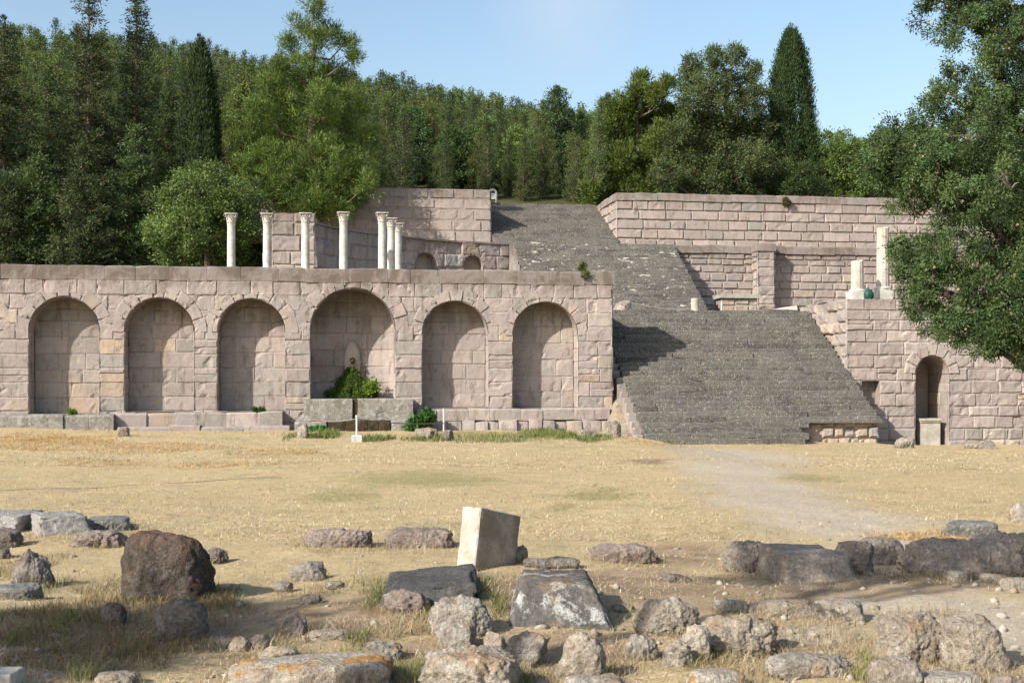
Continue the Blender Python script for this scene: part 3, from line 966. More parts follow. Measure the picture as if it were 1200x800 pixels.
mb.build('coping', M['middle'], mr)
pa, pb = on_y(886, 320, YM - .6)[0], on_y(907, 320, YM - .6)[0]
mb = MB()
YP = YM - .75
stone_face(mb, pa, pb, 4.0, 7.75, lambda u, z, q: (u, YP - q, z), rg, ch=(.36, .46), bw=(.35, .9), tintf=lambda u, z, r: pick_tint(r, .8, 0, .3), joint=.02, depth=.05, bev=.03, rough=.03, res=.2)
stone_face(mb, YP, YM, 4.0, 7.75, lambda u, z, q: (pa - q, u, z), rg, ch=(.36, .46), bw=(.4, .9), joint=.02, depth=.05, rough=.03, res=.2)
stone_face(mb, YP, YM, 4.0, 7.75, lambda u, z, q: (pb + q, u, z), rg, ch=(.36, .46), bw=(.4, .9), joint=.02, depth=.05, rough=.03, res=.2)
sweep_blocks(mb, pa - .04, pb + .04, [(YP - .04, 7.75), (YP - .04, 8.08), (YP, 8.13), (YM, 8.13), (YM, 7.75)], rg, (.8, 1.5), .012, .2, tintf=lambda u, z, r: (.30, .24, .20))
mb.build('pier', M['middle'], mr)

# curved wall left of the stairs (ruined exedra) with a squared pier at its near end
cw = thing('curved_ruin_wall', 'curving pinkish wall with two low arched openings behind the white columns', 'wall', (2.5, 54, 4.0))
PL = np.array([(-1.1, 50.3), (-.3, 51.7), (.6, 52.9), (1.56, 53.8), (2.5, 54.6), (3.6, 55.4), (5.2, 56.2), (7.75, 56.9)])
seg = np.linalg.norm(np.diff(PL, axis=0), axis=1); cum = np.concatenate([[0], np.cumsum(seg)])
LW = cum[-1]
def along(s):
    x, y = np.interp(s, cum, PL[:, 0]), np.interp(s, cum, PL[:, 1])
    x2, y2 = np.interp(s + .3, cum, PL[:, 0]), np.interp(s + .3, cum, PL[:, 1])
    x1, y1 = np.interp(s - .3, cum, PL[:, 0]), np.interp(s - .3, cum, PL[:, 1])
    dx, dy = x2 - x1, y2 - y1
    n = math.hypot(dx, dy) + 1e-9
    return x, y, dy / n, -dx / n
def cmap(u, z, q):
    x, y, nx, ny = along(u)
    return (x + nx * q, y + ny * q, z)
def s_of_px(px):
    best = min(np.linspace(0, LW, 800), key=lambda s: abs(600 + F * (along(s)[0] * CY - along(s)[1] * SY) / (along(s)[0] * SY + along(s)[1] * CY) - px))
    return float(best)
ops = []
for (a, b) in ((487, 512), (543, 566)):
    sa, sb = s_of_px(a), s_of_px(b)
    ops.append((sa, sb, (sa + sb) / 2, (sb - sa) / 2, 7.38 - (sb - sa) / 2))
def c_open(u, z): return any((u - m) ** 2 + (z - zc) ** 2 < (r + .1) ** 2 if z > zc else abs(u - m) < r for (_, _, m, r, zc) in ops)
def c_near(a, b, c, d): return any(b > m - r - .3 and a < m + r + .3 and d > zc - .1 for (_, _, m, r, zc) in ops)
mb = MB()
stone_face(mb, 0, LW, 4.0, 8.0, cmap, rg, ch=(.5, .62), bw=(.7, 1.4), tintf=lambda u, z, r: pick_tint(r, 1, .08, .03), drop=c_open, near=c_near, holes=[(a, b, 3, zc - .05) for (a, b, m, r, zc) in ops], joint=.02, depth=.045, bev=.03, rough=.025, res=.2)
# back of the wall
P = [[cmap(u, z, -.75) for u in np.linspace(0, LW, 24)] for z in (3.5, 8.02)]
mb.grid(P, (.4, .32, .28))
P = [[cmap(u, 8.04, q) for u in np.linspace(0, LW, 40)] for q in (.05, -.76)]
mb.grid(P, (.33, .27, .24))
P = [[cmap(u, z, .05) for u in np.linspace(0, LW, 40)] for z in (7.96, 8.04)]
mb.grid(P, (.33, .27, .24))
mb.build('facing', M['exedra'], cw)
for (a, b, m, r, zc) in ops:
    mb = MB()
    arch_ring(mb, m, zc, r, .3, cmap, rg, 7)
    P = [[cmap(m + r * math.cos(t), zc + r * math.sin(t), -y) for y in (0, .2, .42)] for t in np.linspace(0, math.pi, 14)]
    mb.grid(P, (.36, .29, .25))
    P = [[cmap(u, z, -.42) for u in np.linspace(a - .05, b + .05, 5)] for z in (4.0, 5.5, zc + r + .05)]
    mb.grid(P, (.34, .28, .24))
    for u in (a, b):
        mb.grid([[cmap(u, z, -y) for y in (0, .42)] for z in (4.0, zc)], (.36, .29, .25))
    mb.build('arched_opening', M['exedra'], cw)
mb = MB()
pz = 8.36
pxa, pxb, pyv = -2.75, -1.02, 50.1
stone_face(mb, pxa, pxb, 4.0, pz, lambda u, z, q: (u, pyv - q, z), rg, ch=(.5, .66), bw=(.6, 1.2), tintf=lambda u, z, r: pick_tint(r, 1, .02, .08), joint=.02, depth=.045, bev=.03, rough=.03, res=.18)
stone_face(mb, pyv, 51.5, 4.0, pz, lambda u, z, q: (pxb + q, u, z), rg, ch=(.5, .66), bw=(.6, 1.2), joint=.02, depth=.045, rough=.03, res=.2)
stone_face(mb, pyv, 51.5, 4.0, pz, lambda u, z, q: (pxa - q, u, z), rg, ch=(.5, .66), bw=(.6, 1.2), joint=.02, depth=.045, rough=.03, res=.2)
mb.box(pxa + .05, pxb - .05, pyv + .05, 51.5, 4, pz - .02, (.36, .3, .26))
mb.build('pier', M['exedra'], cw)

# low ledge of reused blocks at the foot of the middle wall
lx0, lx1 = on_y(846, 355, 54.0)[0], on_y(888, 355, 54.0)[0]
lz = on_y(866, 345, 54.0)[2]
led = thing('stone_ledge', 'low ledge of reddish blocks under a pale greenish slab, left of the pier', 'ledge', ((lx0 + lx1) / 2, 54.0, 4.0))
mb = MB()
stone_face(mb, lx0, lx1, 4.0, lz - .18, lambda u, z, q: (u, 54.0 - q, z), rg, ch=(.3, .4), bw=(.4, .8), tintf=lambda u, z, r: pick_tint(r, .4, 0, .6), joint=.03, depth=.07, rough=.02, res=.2)
mb.box(lx0 + .02, lx1 - .02, 54.05, 55.2, 4.0, lz - .2)
mb.build('block_courses', M['wing'], led)
mb = MB()
sweep_blocks(mb, lx0 - .1, lx1 + .1, [(53.9, lz - .18), (53.9, lz - .02), (53.93, lz), (55.2, lz), (55.2, lz - .18)], rg, (1.5, 3), .01, .2, tintf=lambda u, z, r: (.46, .48, .42))
mb.build('cover_slab', M['plinth'], led)
# ------------------------------------------------------------------ white Corinthian columns of the ruined temple
def make_capital(mb, cx, cy, z0, s):
    """bell with two rows of leaves, corner volutes and a concave abacus; s = shaft radius"""
    mb.lathe([(s * .9, 0), (s * 1.06, .02 * 1), (s * 1.06, s * .18), (s * .92, s * .22), (s * .95, s * 1.2), (s * 1.25, s * 1.9)], (cx, cy, z0), 20, (.8, .8, .78))
    def leaf(a, zb, h, r0, r1, w):
        ca, sa = math.cos(a), math.sin(a)
        P = []
        for t, r, ww in ((0, r0, .9), (.45, r0 + .03 * s, 1.0), (.8, r0 + .25 * (r1 - r0), .85), (1.0, r1, .55), (.88, r1 + .12 * s, .3)):
            row = []
            for k in (-1, 0, 1):
                rr = r + (.05 * s if k == 0 else 0)
                x, y = rr * ca - k * w * ww * sa, rr * sa + k * w * ww * ca
                row.append((cx + x, cy + y, z0 + zb + t * h))
            P.append(row)
        mb.grid(P, (.8, .8, .78))
    for k in range(8):
        leaf(k * math.pi / 4, s * .22, s * .75, s * .96, s * 1.32, s * .34)
        leaf((k + .5) * math.pi / 4, s * .5, s * 1.05, s * 1.0, s * 1.5, s * .34)
    for k in range(4):
        a = (k + .5) * math.pi / 2
        pts = []
        for i in range(9):
            t = i / 8
            rr = s * (1.15 + .75 * t) if i < 6 else s * (1.15 + .75 * .62) + s * .24 * math.cos((i - 5) * 1.3)
            zz = s * (1.25 + .75 * t) if i < 6 else s * 1.62 + s * .2 * math.sin((i - 5) * 1.3 + .6)
            pts.append((cx + rr * math.cos(a), cy + rr * math.sin(a), z0 + zz))
        mb.tube(pts, [s * .13] * 9, 6, (.8, .8, .78))
    top = []
    for lay, zz in ((1.0, s * 2.0), (1.06, s * 2.12), (1.06, s * 2.28)):
        row = []
        for k in range(4):
            for j in range(6):
                t = j / 6
                a = (k + .5) * math.pi / 2 + t * math.pi / 2
                rr = s * 1.9 * lay * (1 - .27 * math.sin(math.pi * t))
                row.append((cx + rr * math.cos(a), cy + rr * math.sin(a), z0 + zz))
        row.append(row[0])
        top.append(row)
    mb.grid(top, (.8, .8, .78))
    for row in (top[0], top[-1]):
        b = len(mb.v); mb.v.extend(row[:-1]); mb.c.extend([(.8, .8, .78)] * 24); mb.f.append(list(range(b, b + 24))); mb.m.append(0)

def make_column(label, x, y, ztop, s, group):
    zb = 4.0
    root = thing('corinthian_column', label, 'column', (x, y, zb), group)
    hcap = s * 2.28
    mb = MB()
    mb.box(x - s * 1.4, x + s * 1.4, y - s * 1.4, y + s * 1.4, zb, zb + s * .35, (.8, .8, .78))
    prof = [(s * 1.36, s * .35)] + [(s * (1.2 + .18 * math.cos(a)), s * (.52 + .17 * math.sin(a))) for a in np.linspace(-1.5, 1.5, 7)] + [(s * 1.12, s * .76)] + \
           [(s * (1.06 + .13 * math.cos(a)), s * (.90 + .11 * math.sin(a))) for a in np.linspace(-1.5, 1.5, 6)] + [(s * 1.04, s * 1.06)]
    mb.lathe(prof, (x, y, zb), 24)
    mb.build('base', M['marble'], root)
    mb = MB()
    hs = ztop - hcap - zb
    prof = [(s * 1.06, s * 1.05), (s * 1.0, s * 1.25)]
    for t in np.linspace(.1, .97, 9):
        prof.append((s * (1.0 - .11 * t ** 1.6), s * 1.05 + t * (hs - s * 1.05)))
    prof += [(s * .98, hs - s * .06), (s * .98, hs)]
    mb.lathe(prof, (x, y, zb), 28)
    mb.build('shaft', M['marble'], root)
    mb = MB()
    make_capital(mb, x, y, ztop - hcap, s)
    mb.build('capital', M['marble'], root)
    return root

ZC = 7.72
def top_depth(py): return F * (ZC - EYE) / (HOR - py)
colspec = [(271, 250.5, 'white marble column, leftmost of the row, in front of the leafy tree'),
           (313, 250.5, 'white marble column with a grey patched lower shaft, second from the left'),
           (358, 250.0, 'white marble column before the right edge of the squared stone pier'),
           (402.5, 249.0, 'white marble column standing alone before the shaded curved wall'),
           (448, 249.5, 'tallest looking white marble column of the cluster of three'),
           (458.5, 256, 'middle white marble column of the cluster of three, half hidden'),
           (466.5, 262, 'shortest looking white marble column, right end of the cluster')]
cols = {}
for i, (px, py, lab) in enumerate(colspec):
    D = top_depth(py)
    x, y, z = at_depth(px, py, D)
    if i == 0:
        proto = make_column(lab, x, y, ZC, .155, 'white columns above the arched wall')
        c = proto
    else:
        c = copy_tree(proto)
        c.location = (x, y, 4.0)
        c['label'] = lab
        c.rotation_euler = (0, 0, 0)
    cols[px] = c
# grey repair drum on the second column
c2 = cols[313]
x, y = c2.location[0], c2.location[1]
mb = MB()
zr0, zr1 = on_y(313, 308, y)[2], on_y(313, 296, y)[2]
mb.lathe([(.150, 0), (.158, .02), (.158, zr1 - zr0 - .02), (.150, zr1 - zr0)], (x, y, zr0), 24)
mb.build('repaired_drum', M['concrete'], c2)

# ------------------------------------------------------------------ marble remains on the right terrace
def stub(label, px, pyt, pyb, D, w_px, plinth=None, fl=12):
    x, y, z1 = at_depth(px, pyt, D)
    z0 = 4.0
    r = w_px / F * D / 2
    root = thing('broken_column', label, 'column', (x, y, z0))
    mb = MB()
    zb = at_depth(px, pyb, D)[2] if plinth else z0
    n = 48
    P = []
    for zz in np.linspace(zb, z1, 8):
        row = []
        for k in range(n + 1):
            a = 2 * math.pi * k / n
            rr = r * (1 - .05 * abs(math.sin(a * fl / 2)) ** .7) * (1.0 - .08 * (zz - zb) / (z1 - zb))
            dz = 0
            if zz == z1: dz = -.10 * (.5 + .5 * math.cos(a + 2.2)) + .03 * nz(math.cos(a) * 2, math.sin(a) * 2, px)
            row.append((x + rr * math.cos(a), y + rr * math.sin(a), zz + dz))
        P.append(row)
    mb.grid(P, (.7, .7, .66))
    b = len(mb.v); mb.v.append((x, y, z1 - .05)); mb.c.append((.7, .7, .66))
    top = P[-1]
    b2 = len(mb.v); mb.v.extend(top); mb.c.extend([(.7, .7, .66)] * len(top))
    for k in range(n):
        mb.f.append([b, b2 + k, b2 + k + 1]); mb.m.append(0)
    mb.build('shaft', M['marble_old'], root)
    if plinth:
        mb = MB()
        w = plinth / F * D / 2
        mb.box(x - w, x + w, y - w, y + w, z0, zb - .08)
        mb.lathe([(r * 1.25, zb - .08), (r * 1.3, zb - .05), (r * 1.1, zb)], (x, y, 0), 24)
        mb.build('base_block', M['marble'], root)
    return root
stub('short fluted white column stub on a bright square base atop the right wall', 1004.5, 304, 339, 39.6, 15, 20)
stub('taller white fluted column stub half hidden by the overhanging cypress', 1034.5, 265, 336, 40.4, 15, 17)

x, y, z0 = at_depth(1018, 349, 38.9)
gb = thing('cloth_bundle', 'small dark green cloth bundle between the two white column stubs', 'bundle', (x, y, z0 - .1))
me_v = []
mb = MB()
P = []
for i in range(15):
    ph = math.pi * i / 14
    row = []
    for k in range(25):
        a = 2 * math.pi * k / 24
        d = 1 + .10 * nz(math.cos(a) * 1.6, math.sin(a) * 1.6, ph * 2) + .04 * math.sin(a * 7 + ph * 3)
        row.append((x + .16 * d * math.sin(ph) * math.cos(a), y + .14 * d * math.sin(ph) * math.sin(a), z0 - .08 + .17 + .19 * d * math.cos(ph)))
    P.append(row)
mb.grid(P, (.01, .08, .06))
mb.build('cloth', M['tarp'], gb, smooth=True)
mb = MB()
mb.tube([(x - .03, y, z0 + .26), (x - .02, y, z0 + .31), (x + .01, y, z0 + .33)], [.05, .035, .012], 8)
mb.build('knot', M['tarp'], gb)

# tilted white slab lying at the head of the lower stairs
D = 41.2
xa, ya, za = at_depth(899, 364, D); xb, yb, zb_ = at_depth(936, 364, D)
zt = at_depth(936, 357.5, D)[2]
sl = thing('marble_slab', 'white marble slab lying tilted on the landing beside the wing wall', 'slab', ((xa + xb) / 2, ya, 3.95))
mb = MB()
mb.add([(xa, ya, 3.95), (xb, ya - .05, 3.95), (xb + .25, ya + .8, 3.95), (xa + .25, ya + .8, 3.95), (xa + .02, ya + .02, za + .03), (xb - .02, ya - .03, zt + .0), (xb + .22, ya + .78, zt + .02), (xa + .27, ya + .78, za + .05)],
       [(3, 2, 1, 0), (4, 5, 6, 7), (0, 1, 5, 4), (1, 2, 6, 5), (2, 3, 7, 6), (3, 0, 4, 7)], (.8, .8, .8))
mb.build('slab', M['marble'], sl)

# stub of a round post and a rope line on the landing
D = 41.0
x, y, zt = at_depth(814.5, 349.5, D)
po = thing('marble_post', 'short round pale marble post on the landing above the lower stairs', 'post', (x, y, 3.95))
mb = MB()
r = 4.8 / F * D
mb.lathe([(r, 0), (r, .05), (r * .96, zt - 3.95 - .03), (r * .8, zt - 3.95)], (x, y, 3.95), 20)
mb.build('shaft', M['marble_old'], po)
ax, ay, az = at_depth(740, 356.5, D)
mb = MB()
pts = []
for t in np.linspace(0, 1, 14):
    pts.append((ax + (x - ax) * t, ay + (y - ay) * t - .02, 4.24 + (4.06 - 4.24) * min(1, t * 1.4) - .05 * math.sin(math.pi * t)))
mb.tube(pts, [.016] * 14, 6)
ro = mb.build('barrier_rope', M['rope'], None, (ax, ay, 4.2))
tag(ro, 'sagging grey rope strung across the landing to the short marble post', 'rope')
x2, y2, z2 = at_depth(845.5, 354, D)
bp = thing('barrier_post', 'thin grey metal post on the landing right of the marble post', 'post', (x2, y2, 3.95))
mb = MB(); mb.tube([(x2, y2, 3.95), (x2, y2, z2)], [.018, .018], 8); mb.build('rod', M['paint'], bp)
mb = MB(); mb.lathe([(.09, 0), (.09, .03), (.03, .05)], (x2, y2, 3.95), 14); mb.build('foot', M['concrete'], bp)

# white rail end at the head of the upper stairs
D = 74.0
x, y, z = at_depth(577.5, 235, D)
rl = thing('handrail_end', 'small white curved rail at the head of the upper stairs, left side', 'handrail', (x, y, 12.25))
mb = MB()
w = 4.0 / F * D
zt = at_depth(577, 222.5, D)[2]
arc = [(x - w, y, 12.25)] + [(x + w * math.cos(a), y, zt - w + w * math.sin(a)) for a in np.linspace(math.pi, 0, 9)] + [(x + w, y, 12.25)]
mb.tube(arc, [.07] * len(arc), 8)
mb.build('tube', M['paint'], rl, smooth=True)
mb = MB(); mb.box(x - w + .05, x + w - .05, y - .02, y + .02, 12.5, zt - w); mb.build('panel', M['paint'], rl)

# barrier in front of the fountain
def rope_post(label, px, pyt, pyb, foot=True):
    gx, gy, gz_, D = on_ground(px, pyb)
    zt = at_depth(px, pyt, D)[2]
    root = thing('barrier_post', label, 'post', (gx, gy, gz_))
    mb = MB(); mb.tube([(gx, gy, gz_), (gx, gy, zt)], [.022, .022], 10); mb.build('rod', M['paint'], root)
    if foot:
        w = .12
        mb = MB()
        V = []
        for (q, zz) in ((w, 0), (w, .16), (w - .02, .19)):
            V += [(gx - q, gy - q, gz_ + zz - .02), (gx + q, gy - q, gz_ + zz - .02), (gx + q, gy + q, gz_ + zz - .02), (gx - q, gy + q, gz_ + zz - .02)]
        mb.add(V, [(0, 1, 5, 4), (1, 2, 6, 5), (2, 3, 7, 6), (3, 0, 4, 7), (4, 5, 9, 8), (5, 6, 10, 9), (6, 7, 11, 10), (7, 4, 8, 11), (8, 9, 10, 11)])
        mb.build('concrete_foot', M['concrete'], root)
    mb = MB(); mb.lathe([(.03, 0), (.034, .02), (.02, .045)], (gx, gy, zt - .01), 10); mb.build('cap', M['paint'], root)
    return gx, gy, zt, D
p1 = rope_post('white barrier post on a square concrete foot before the fountain', 418, 488, 518)
p2 = rope_post('thin white barrier post among weeds, right of the fountain', 520, 480, 508, False)
mb = MB()
e0 = on_y(366, 491, p1[1] + .2)
for A, B in (((e0[0], e0[1], e0[2]), (p1[0], p1[1], p1[2] - .05)), ((p1[0], p1[1], p1[2] - .05), (p2[0], p2[1], p2[2] - .35))):
    pts = []
    for t in np.linspace(0, 1, 12):
        pts.append((A[0] + (B[0] - A[0]) * t, A[1] + (B[1] - A[1]) * t, A[2] + (B[2] - A[2]) * t - .06 * math.sin(math.pi * t)))
    mb.tube(pts, [.012] * 12, 6)
ro = mb.build('barrier_rope', M['rope'], None, p1[:3])
tag(ro, 'thin pale rope strung in front of the fountain basin', 'rope')

# leaning pole beyond the left edge: it draws the thin dark line across the field
pl_ = thing('wooden_pole', 'leaning wooden pole left of the picture, its thin shadow lies across the field', 'pole', (-10.0, 17.7, 0))
mb = MB(); mb.tube([(-10.0, 17.7, -.2), (-9.5, 16.75, 3.0), (-8.96, 15.83, 6.0)], [.09, .075, .05], 10); mb.build('shaft', M['wood'], pl_)
mb = MB(); mb.lathe([(.055, 0), (.06, .03), (.03, .07)], (-8.96, 15.83, 5.98), 10); mb.build('cap', M['wood'], pl_)

# ------------------------------------------------------------------ rocks
import bmesh
_ico = {}
def ico(level):
    if level not in _ico:
        bm = bmesh.new(); bmesh.ops.create_icosphere(bm, subdivisions=level, radius=1.0)
        bm.verts.ensure_lookup_table()
        V = np.array([v.co[:] for v in bm.verts]); Fs = np.array([[v.index for v in f.verts] for f in bm.faces])
        bm.free(); _ico[level] = (V, Fs)
    return _ico[level]

ROCKS = []
def hewn(name, label, xl, xr, yb, txl, txr, ytf, ytb, mat, lean=.06, yaw=0.0, slope=0.0, nse=.012, chip=.10, cat='block', seed=3, maxd=1.1, bxl=None):
    """squared stone: lower front edge and upper front / back edges given where they are seen"""
    cx = (xl + xr) / 2
    gx, gy, g0, Db = on_ground(cx, yb)
    Dt = Db + lean
    z = EYE - (ytf - HOR) / F * Dt
    h = z - g0
    dep = min(max(F * (EYE - z) / (ytb - HOR) - Dt, .2), maxd)
    wb, wt = (xr - xl) / F * Db, (txr - txl) / F * Dt
    off = ((txl + txr) / 2 - cx) / F * Db
    bm = bmesh.new(); bmesh.ops.create_cube(bm, size=2.0)
    bmesh.ops.subdivide_edges(bm, edges=bm.edges[:], cuts=22, use_grid_fill=True)
    V = np.array([v.co[:] for v in bm.verts]); Fs = [[v.index for v in f.verts] for f in bm.faces]; bm.free()
    out = []
    sa, ca = math.sin(-YAW + yaw), math.cos(-YAW + yaw)
    for a, b, c in V:
        t = (-.12 + (h + .12) * (c + 1) / 2) / h
        m = sorted((abs(a), abs(b), abs(c)))
        edge = max(0, (m[1] - .86) / .14)
        k = 1 - edge ** 2 * (.02 + chip * max(0, nz(a * 2.3 + seed, b * 2.3, c * 2.3) + .1)) 
        w = wb + (wt - wb) * t
        x = a * k * w / 2 + off * t
        y = -(-b * k) * dep / 2 * (1 + .15 * (1 - t)) + dep / 2 * 0
        y0 = lean * t + dep / 2
        zz = -.12 + (h + .12) * ((c * k + 1) / 2) + slope * x * t
        q = nse * (.45 * fz(a * 1.3 + seed, b * 1.3, c * 1.3, 1.0, 2) + .7 * fz(a * 5 + seed, b * 5, c * 5, 1.0, 4))
        x += q * a; y += q * b; zz += q * .8 * c
        out.append((x, y, zz, y0))
    O = np.array(out)
    X0, Y0, _ = at_depth(cx, yb, Db + dep / 2)
    yy = O[:, 1] + O[:, 3] - dep / 2
    P = np.stack([X0 + O[:, 0] * ca - yy * sa, Y0 + O[:, 0] * sa + yy * ca, g0 + O[:, 2]], 1)
    o = np_mesh(name, P, Fs, M[mat], None, (X0, Y0, g0), None, True)
    tag(o, label, cat)
    ROCKS.append((X0, Y0, wb, dep))
    return o
def rock(name, label, x0, x1, yt, yb, mat, p=3.0, rough=.12, dr=.8, yaw=None, seed=None, cut=4, lean=(0, 0), taper=.0, cat='rock', lvl=None, fine=.03, sink=.3, group=None, hmax=None, slope=0.0):
    cx = (x0 + x1) / 2
    gx, gy, gz_, D = on_ground(cx, yb)
    w = (x1 - x0) / F * D
    dep = min(w * dr, 1.5)
    Dc = D + dep * .42
    w *= Dc / D
    X, Y, _ = at_depth(cx, yb, Dc)
    g0 = float(ground_h(X, Y))
    zt = EYE - (yt - HOR) / F * (D + dep * .5)
    h = max(zt - g0, .05)
    if hmax: h = hmax
    soft = mat in ('rock_pale', 'rock_tan', 'rock_grey', 'rock_orange', 'rock_pink', 'rock_dark') and p < 6
    if soft: rough *= 1.15; fine *= 1.0
    seed = seed if seed is not None else (int(abs(x0 * 7 + yb * 13)) % 997)
    r_ = np.random.default_rng(seed)
    lvl = lvl or (6 if w > .38 else 5 if w > .16 else 4)
    V0, Fs = ico(lvl)
    V = V0.copy()
    for _ in range(cut):                       # break flat facets off the stone
        n = r_.normal(size=3); n /= np.linalg.norm(n)
        if n[2] < -.3: n[2] *= -1
        lim = r_.uniform(.62, .88)
        dd = V @ n
        over = np.clip(dd - lim, 0, None)
        V = V - over[:, None] * n[None] * .92
    nrm = (np.abs(V) ** p).sum(1) ** (1 / p)
    V = V / nrm[:, None] * (np.linalg.norm(V, axis=1)[:, None] ** .75)
    V /= np.abs(V).max(0)
    disp = np.empty(len(V))
    sx, sy, sz = w, dep, max(h, .12)
    m = max(w, dep, h)
    for i, (a, b, c) in enumerate(V):
        q = (a * sx / m * 2.2 + seed, b * sy / m * 2.2, c * sz / m * 2.2)
        d1 = mnoise.fractal(Vector(q), .9, 2.1, 4)
        d2 = mnoise.ridged_multi_fractal(Vector((q[0] * 2.6, q[1] * 2.6, q[2] * 2.6 + 5)), .9, 2.2, 4, 1.0, 2.0) - .9
        dv = mnoise.voronoi(Vector((q[0] * 1.5 + d1 * .5, q[1] * 1.5, q[2] * 1.5)))[0]
        e = min(1.0, (dv[1] - dv[0]) / .16)
        disp[i] = rough * d1 + fine * d2 + (.018 if soft else .006) * mnoise.fractal(Vector((q[0] * 7, q[1] * 7, q[2] * 7)), .8, 2.1, 3) - (.04 if soft else .008) * (1 - e) ** 2 + (.03 if soft else .006) * (.5 - dv[0])
    V = V * (1 + disp)[:, None]
    V /= np.array([(V[:, 0].max() - V[:, 0].min()) / 2, (V[:, 1].max() - V[:, 1].min()) / 2, 1])
    up = V[:, 2]
    if taper:
        k = 1 - taper * np.clip(up, -1, 1)
        V[:, 0] *= k / (1 + taper * .5); V[:, 1] *= k / (1 + taper * .5)
    top = V[:, 2].max()
    hz = h * (1 + sink)
    Z = (V[:, 2] / top * .5 + .5) * hz - h * sink
    W = np.stack([V[:, 0] * w / 2 + lean[0] * Z, V[:, 1] * dep / 2 + lean[1] * Z], 1)
    Z = Z + slope * W[:, 0] * (Z > h * .3)
    W[:, 0] -= (W[:, 0].max() + W[:, 0].min()) / 2
    ya = -YAW + (r_.normal(0, .12) if yaw is None else yaw)
    ca, sa = math.cos(ya), math.sin(ya)
    P = np.stack([X + W[:, 0] * ca - W[:, 1] * sa, Y + W[:, 0] * sa + W[:, 1] * ca, g0 + Z], 1)
    o = np_mesh(name, P, Fs, M[mat], None, (X, Y, g0), None, True)
    tag(o, label, cat, group)
    ROCKS.append((X, Y, w, dep))
    return o

# left of the clearing
hewn('stone_block', 'grey squared block at the far left edge, left of its twin with the dark end', -22, 37, 624, -20, 38, 605, 597, 'block_pale', .02, 0, 0, .02, .25, seed=11)
hewn('stone_block', 'pale squared block with a dark shaded right end, left side of the field', 42, 104, 629, 42, 96, 606, 598, 'block_pale', .02, .5, 0, .02, .25, seed=23)
rock('flat_stone', 'thin flat greenish grey slab lying right of the two pale squared blocks', 98, 156, 605, 621, 'slab', 6, .05, .9, cut=3)
rock('rubble_mound', 'low pinkish rubble hump lying left of the biggest dark boulder', 82, 152, 620, 642, 'rock_pink', 2.4, .2, .7, fine=.07)
rock('boulder', 'small rounded dark boulder at the left edge under the squared blocks', -14, 26, 617, 642, 'rock_dark', 2.4, .12, .9)
rock('boulder', 'pointed dark rock standing upright near the left edge of the picture', 10, 66, 641, 692, 'rock_dark', 2.6, .13, .7, taper=.3)
rock('flat_stone', 'flat bluish grey stone at the left edge in front of the pointed rock', -16, 48, 683, 703, 'slab', 5, .08, .7)
rock('boulder', 'tiny dark stone at the left edge beside the pointed rock', -8, 14, 640, 655, 'rock_dark', 2.5, .14, .8)
rock('boulder', 'biggest dark brown boulder with rusty lichen on top, left foreground', 132, 250, 620, 706, 'rock_red', 3.3, .10, .72, seed=15, cut=5, taper=-.06, fine=.02)
rock('boulder', 'dusty grey boulder in the grass just below the biggest dark boulder', 180, 246, 699, 752, 'rock_dark', 2.8, .11, .7, taper=.1)
rock('boulder', 'small round dark stone in the shaded grass, left of the dusty grey boulder', 119, 149, 704, 733, 'rock_dark', 2.2, .10, .9)
hewn('stone_block', 'corner of a clean white stone block at the bottom left corner', -40, 22, 815, -40, 22, 790, 784, 'marble_old', .0, 0, 0, .004, .03, seed=2)
rock('flat_stone', 'low pinkish stone at the bottom edge beside the bright green weed', 112, 165, 785, 806, 'rock_tan', 2.8, .14, .8)
rock('clod', 'small dark earthy lump in the straw right of the biggest boulder', 240, 268, 640, 658, 'rock_dark', 2.2, .2, .9, fine=.08)
# middle distance ridges
rock('low_wall_stump', 'left one of two long low stone humps in the straw', 352, 436, 618, 642, 'rock_pink', 3.2, .13, .38, cut=2, fine=.07)
rock('low_wall_stump', 'right one of two long low stone humps, left of the marble block', 449, 533, 617, 642, 'rock_pink', 3.0, .13, .38, cut=2, fine=.07, taper=.05)
rock('broken_stone', 'small broken grey stone with a brown end, alone in the straw', 338, 383, 656, 681, 'rock_grey', 3.0, .13, .7)
rock('pebble', 'flat grey pebble left of the small broken stone in the straw', 320, 343, 680, 692, 'rock_grey', 2.6, .1, .8)
rock('pebble', 'flat grey pebble right of the small broken stone in the straw', 380, 404, 679, 689, 'rock_grey', 2.6, .1, .8)
rock('boulder', 'dark low stone at the edge of the shade below the small broken stone', 350, 377, 696, 709, 'rock_dark', 3.2, .12, .7)
rock('boulder', 'dark stone lying in the shade between the boulder and the reddish soil', 330, 362, 716, 746, 'rock_dark', 2.8, .13, .7)
rock('boulder', 'small stone in the shade left of the reddish soil', 268, 292, 745, 764, 'rock_tan', 2.6, .13, .8)
rock('boulder', 'second small stone in the shade left of the reddish soil, the right one', 293, 318, 742, 762, 'rock_dark', 2.6, .13, .8)
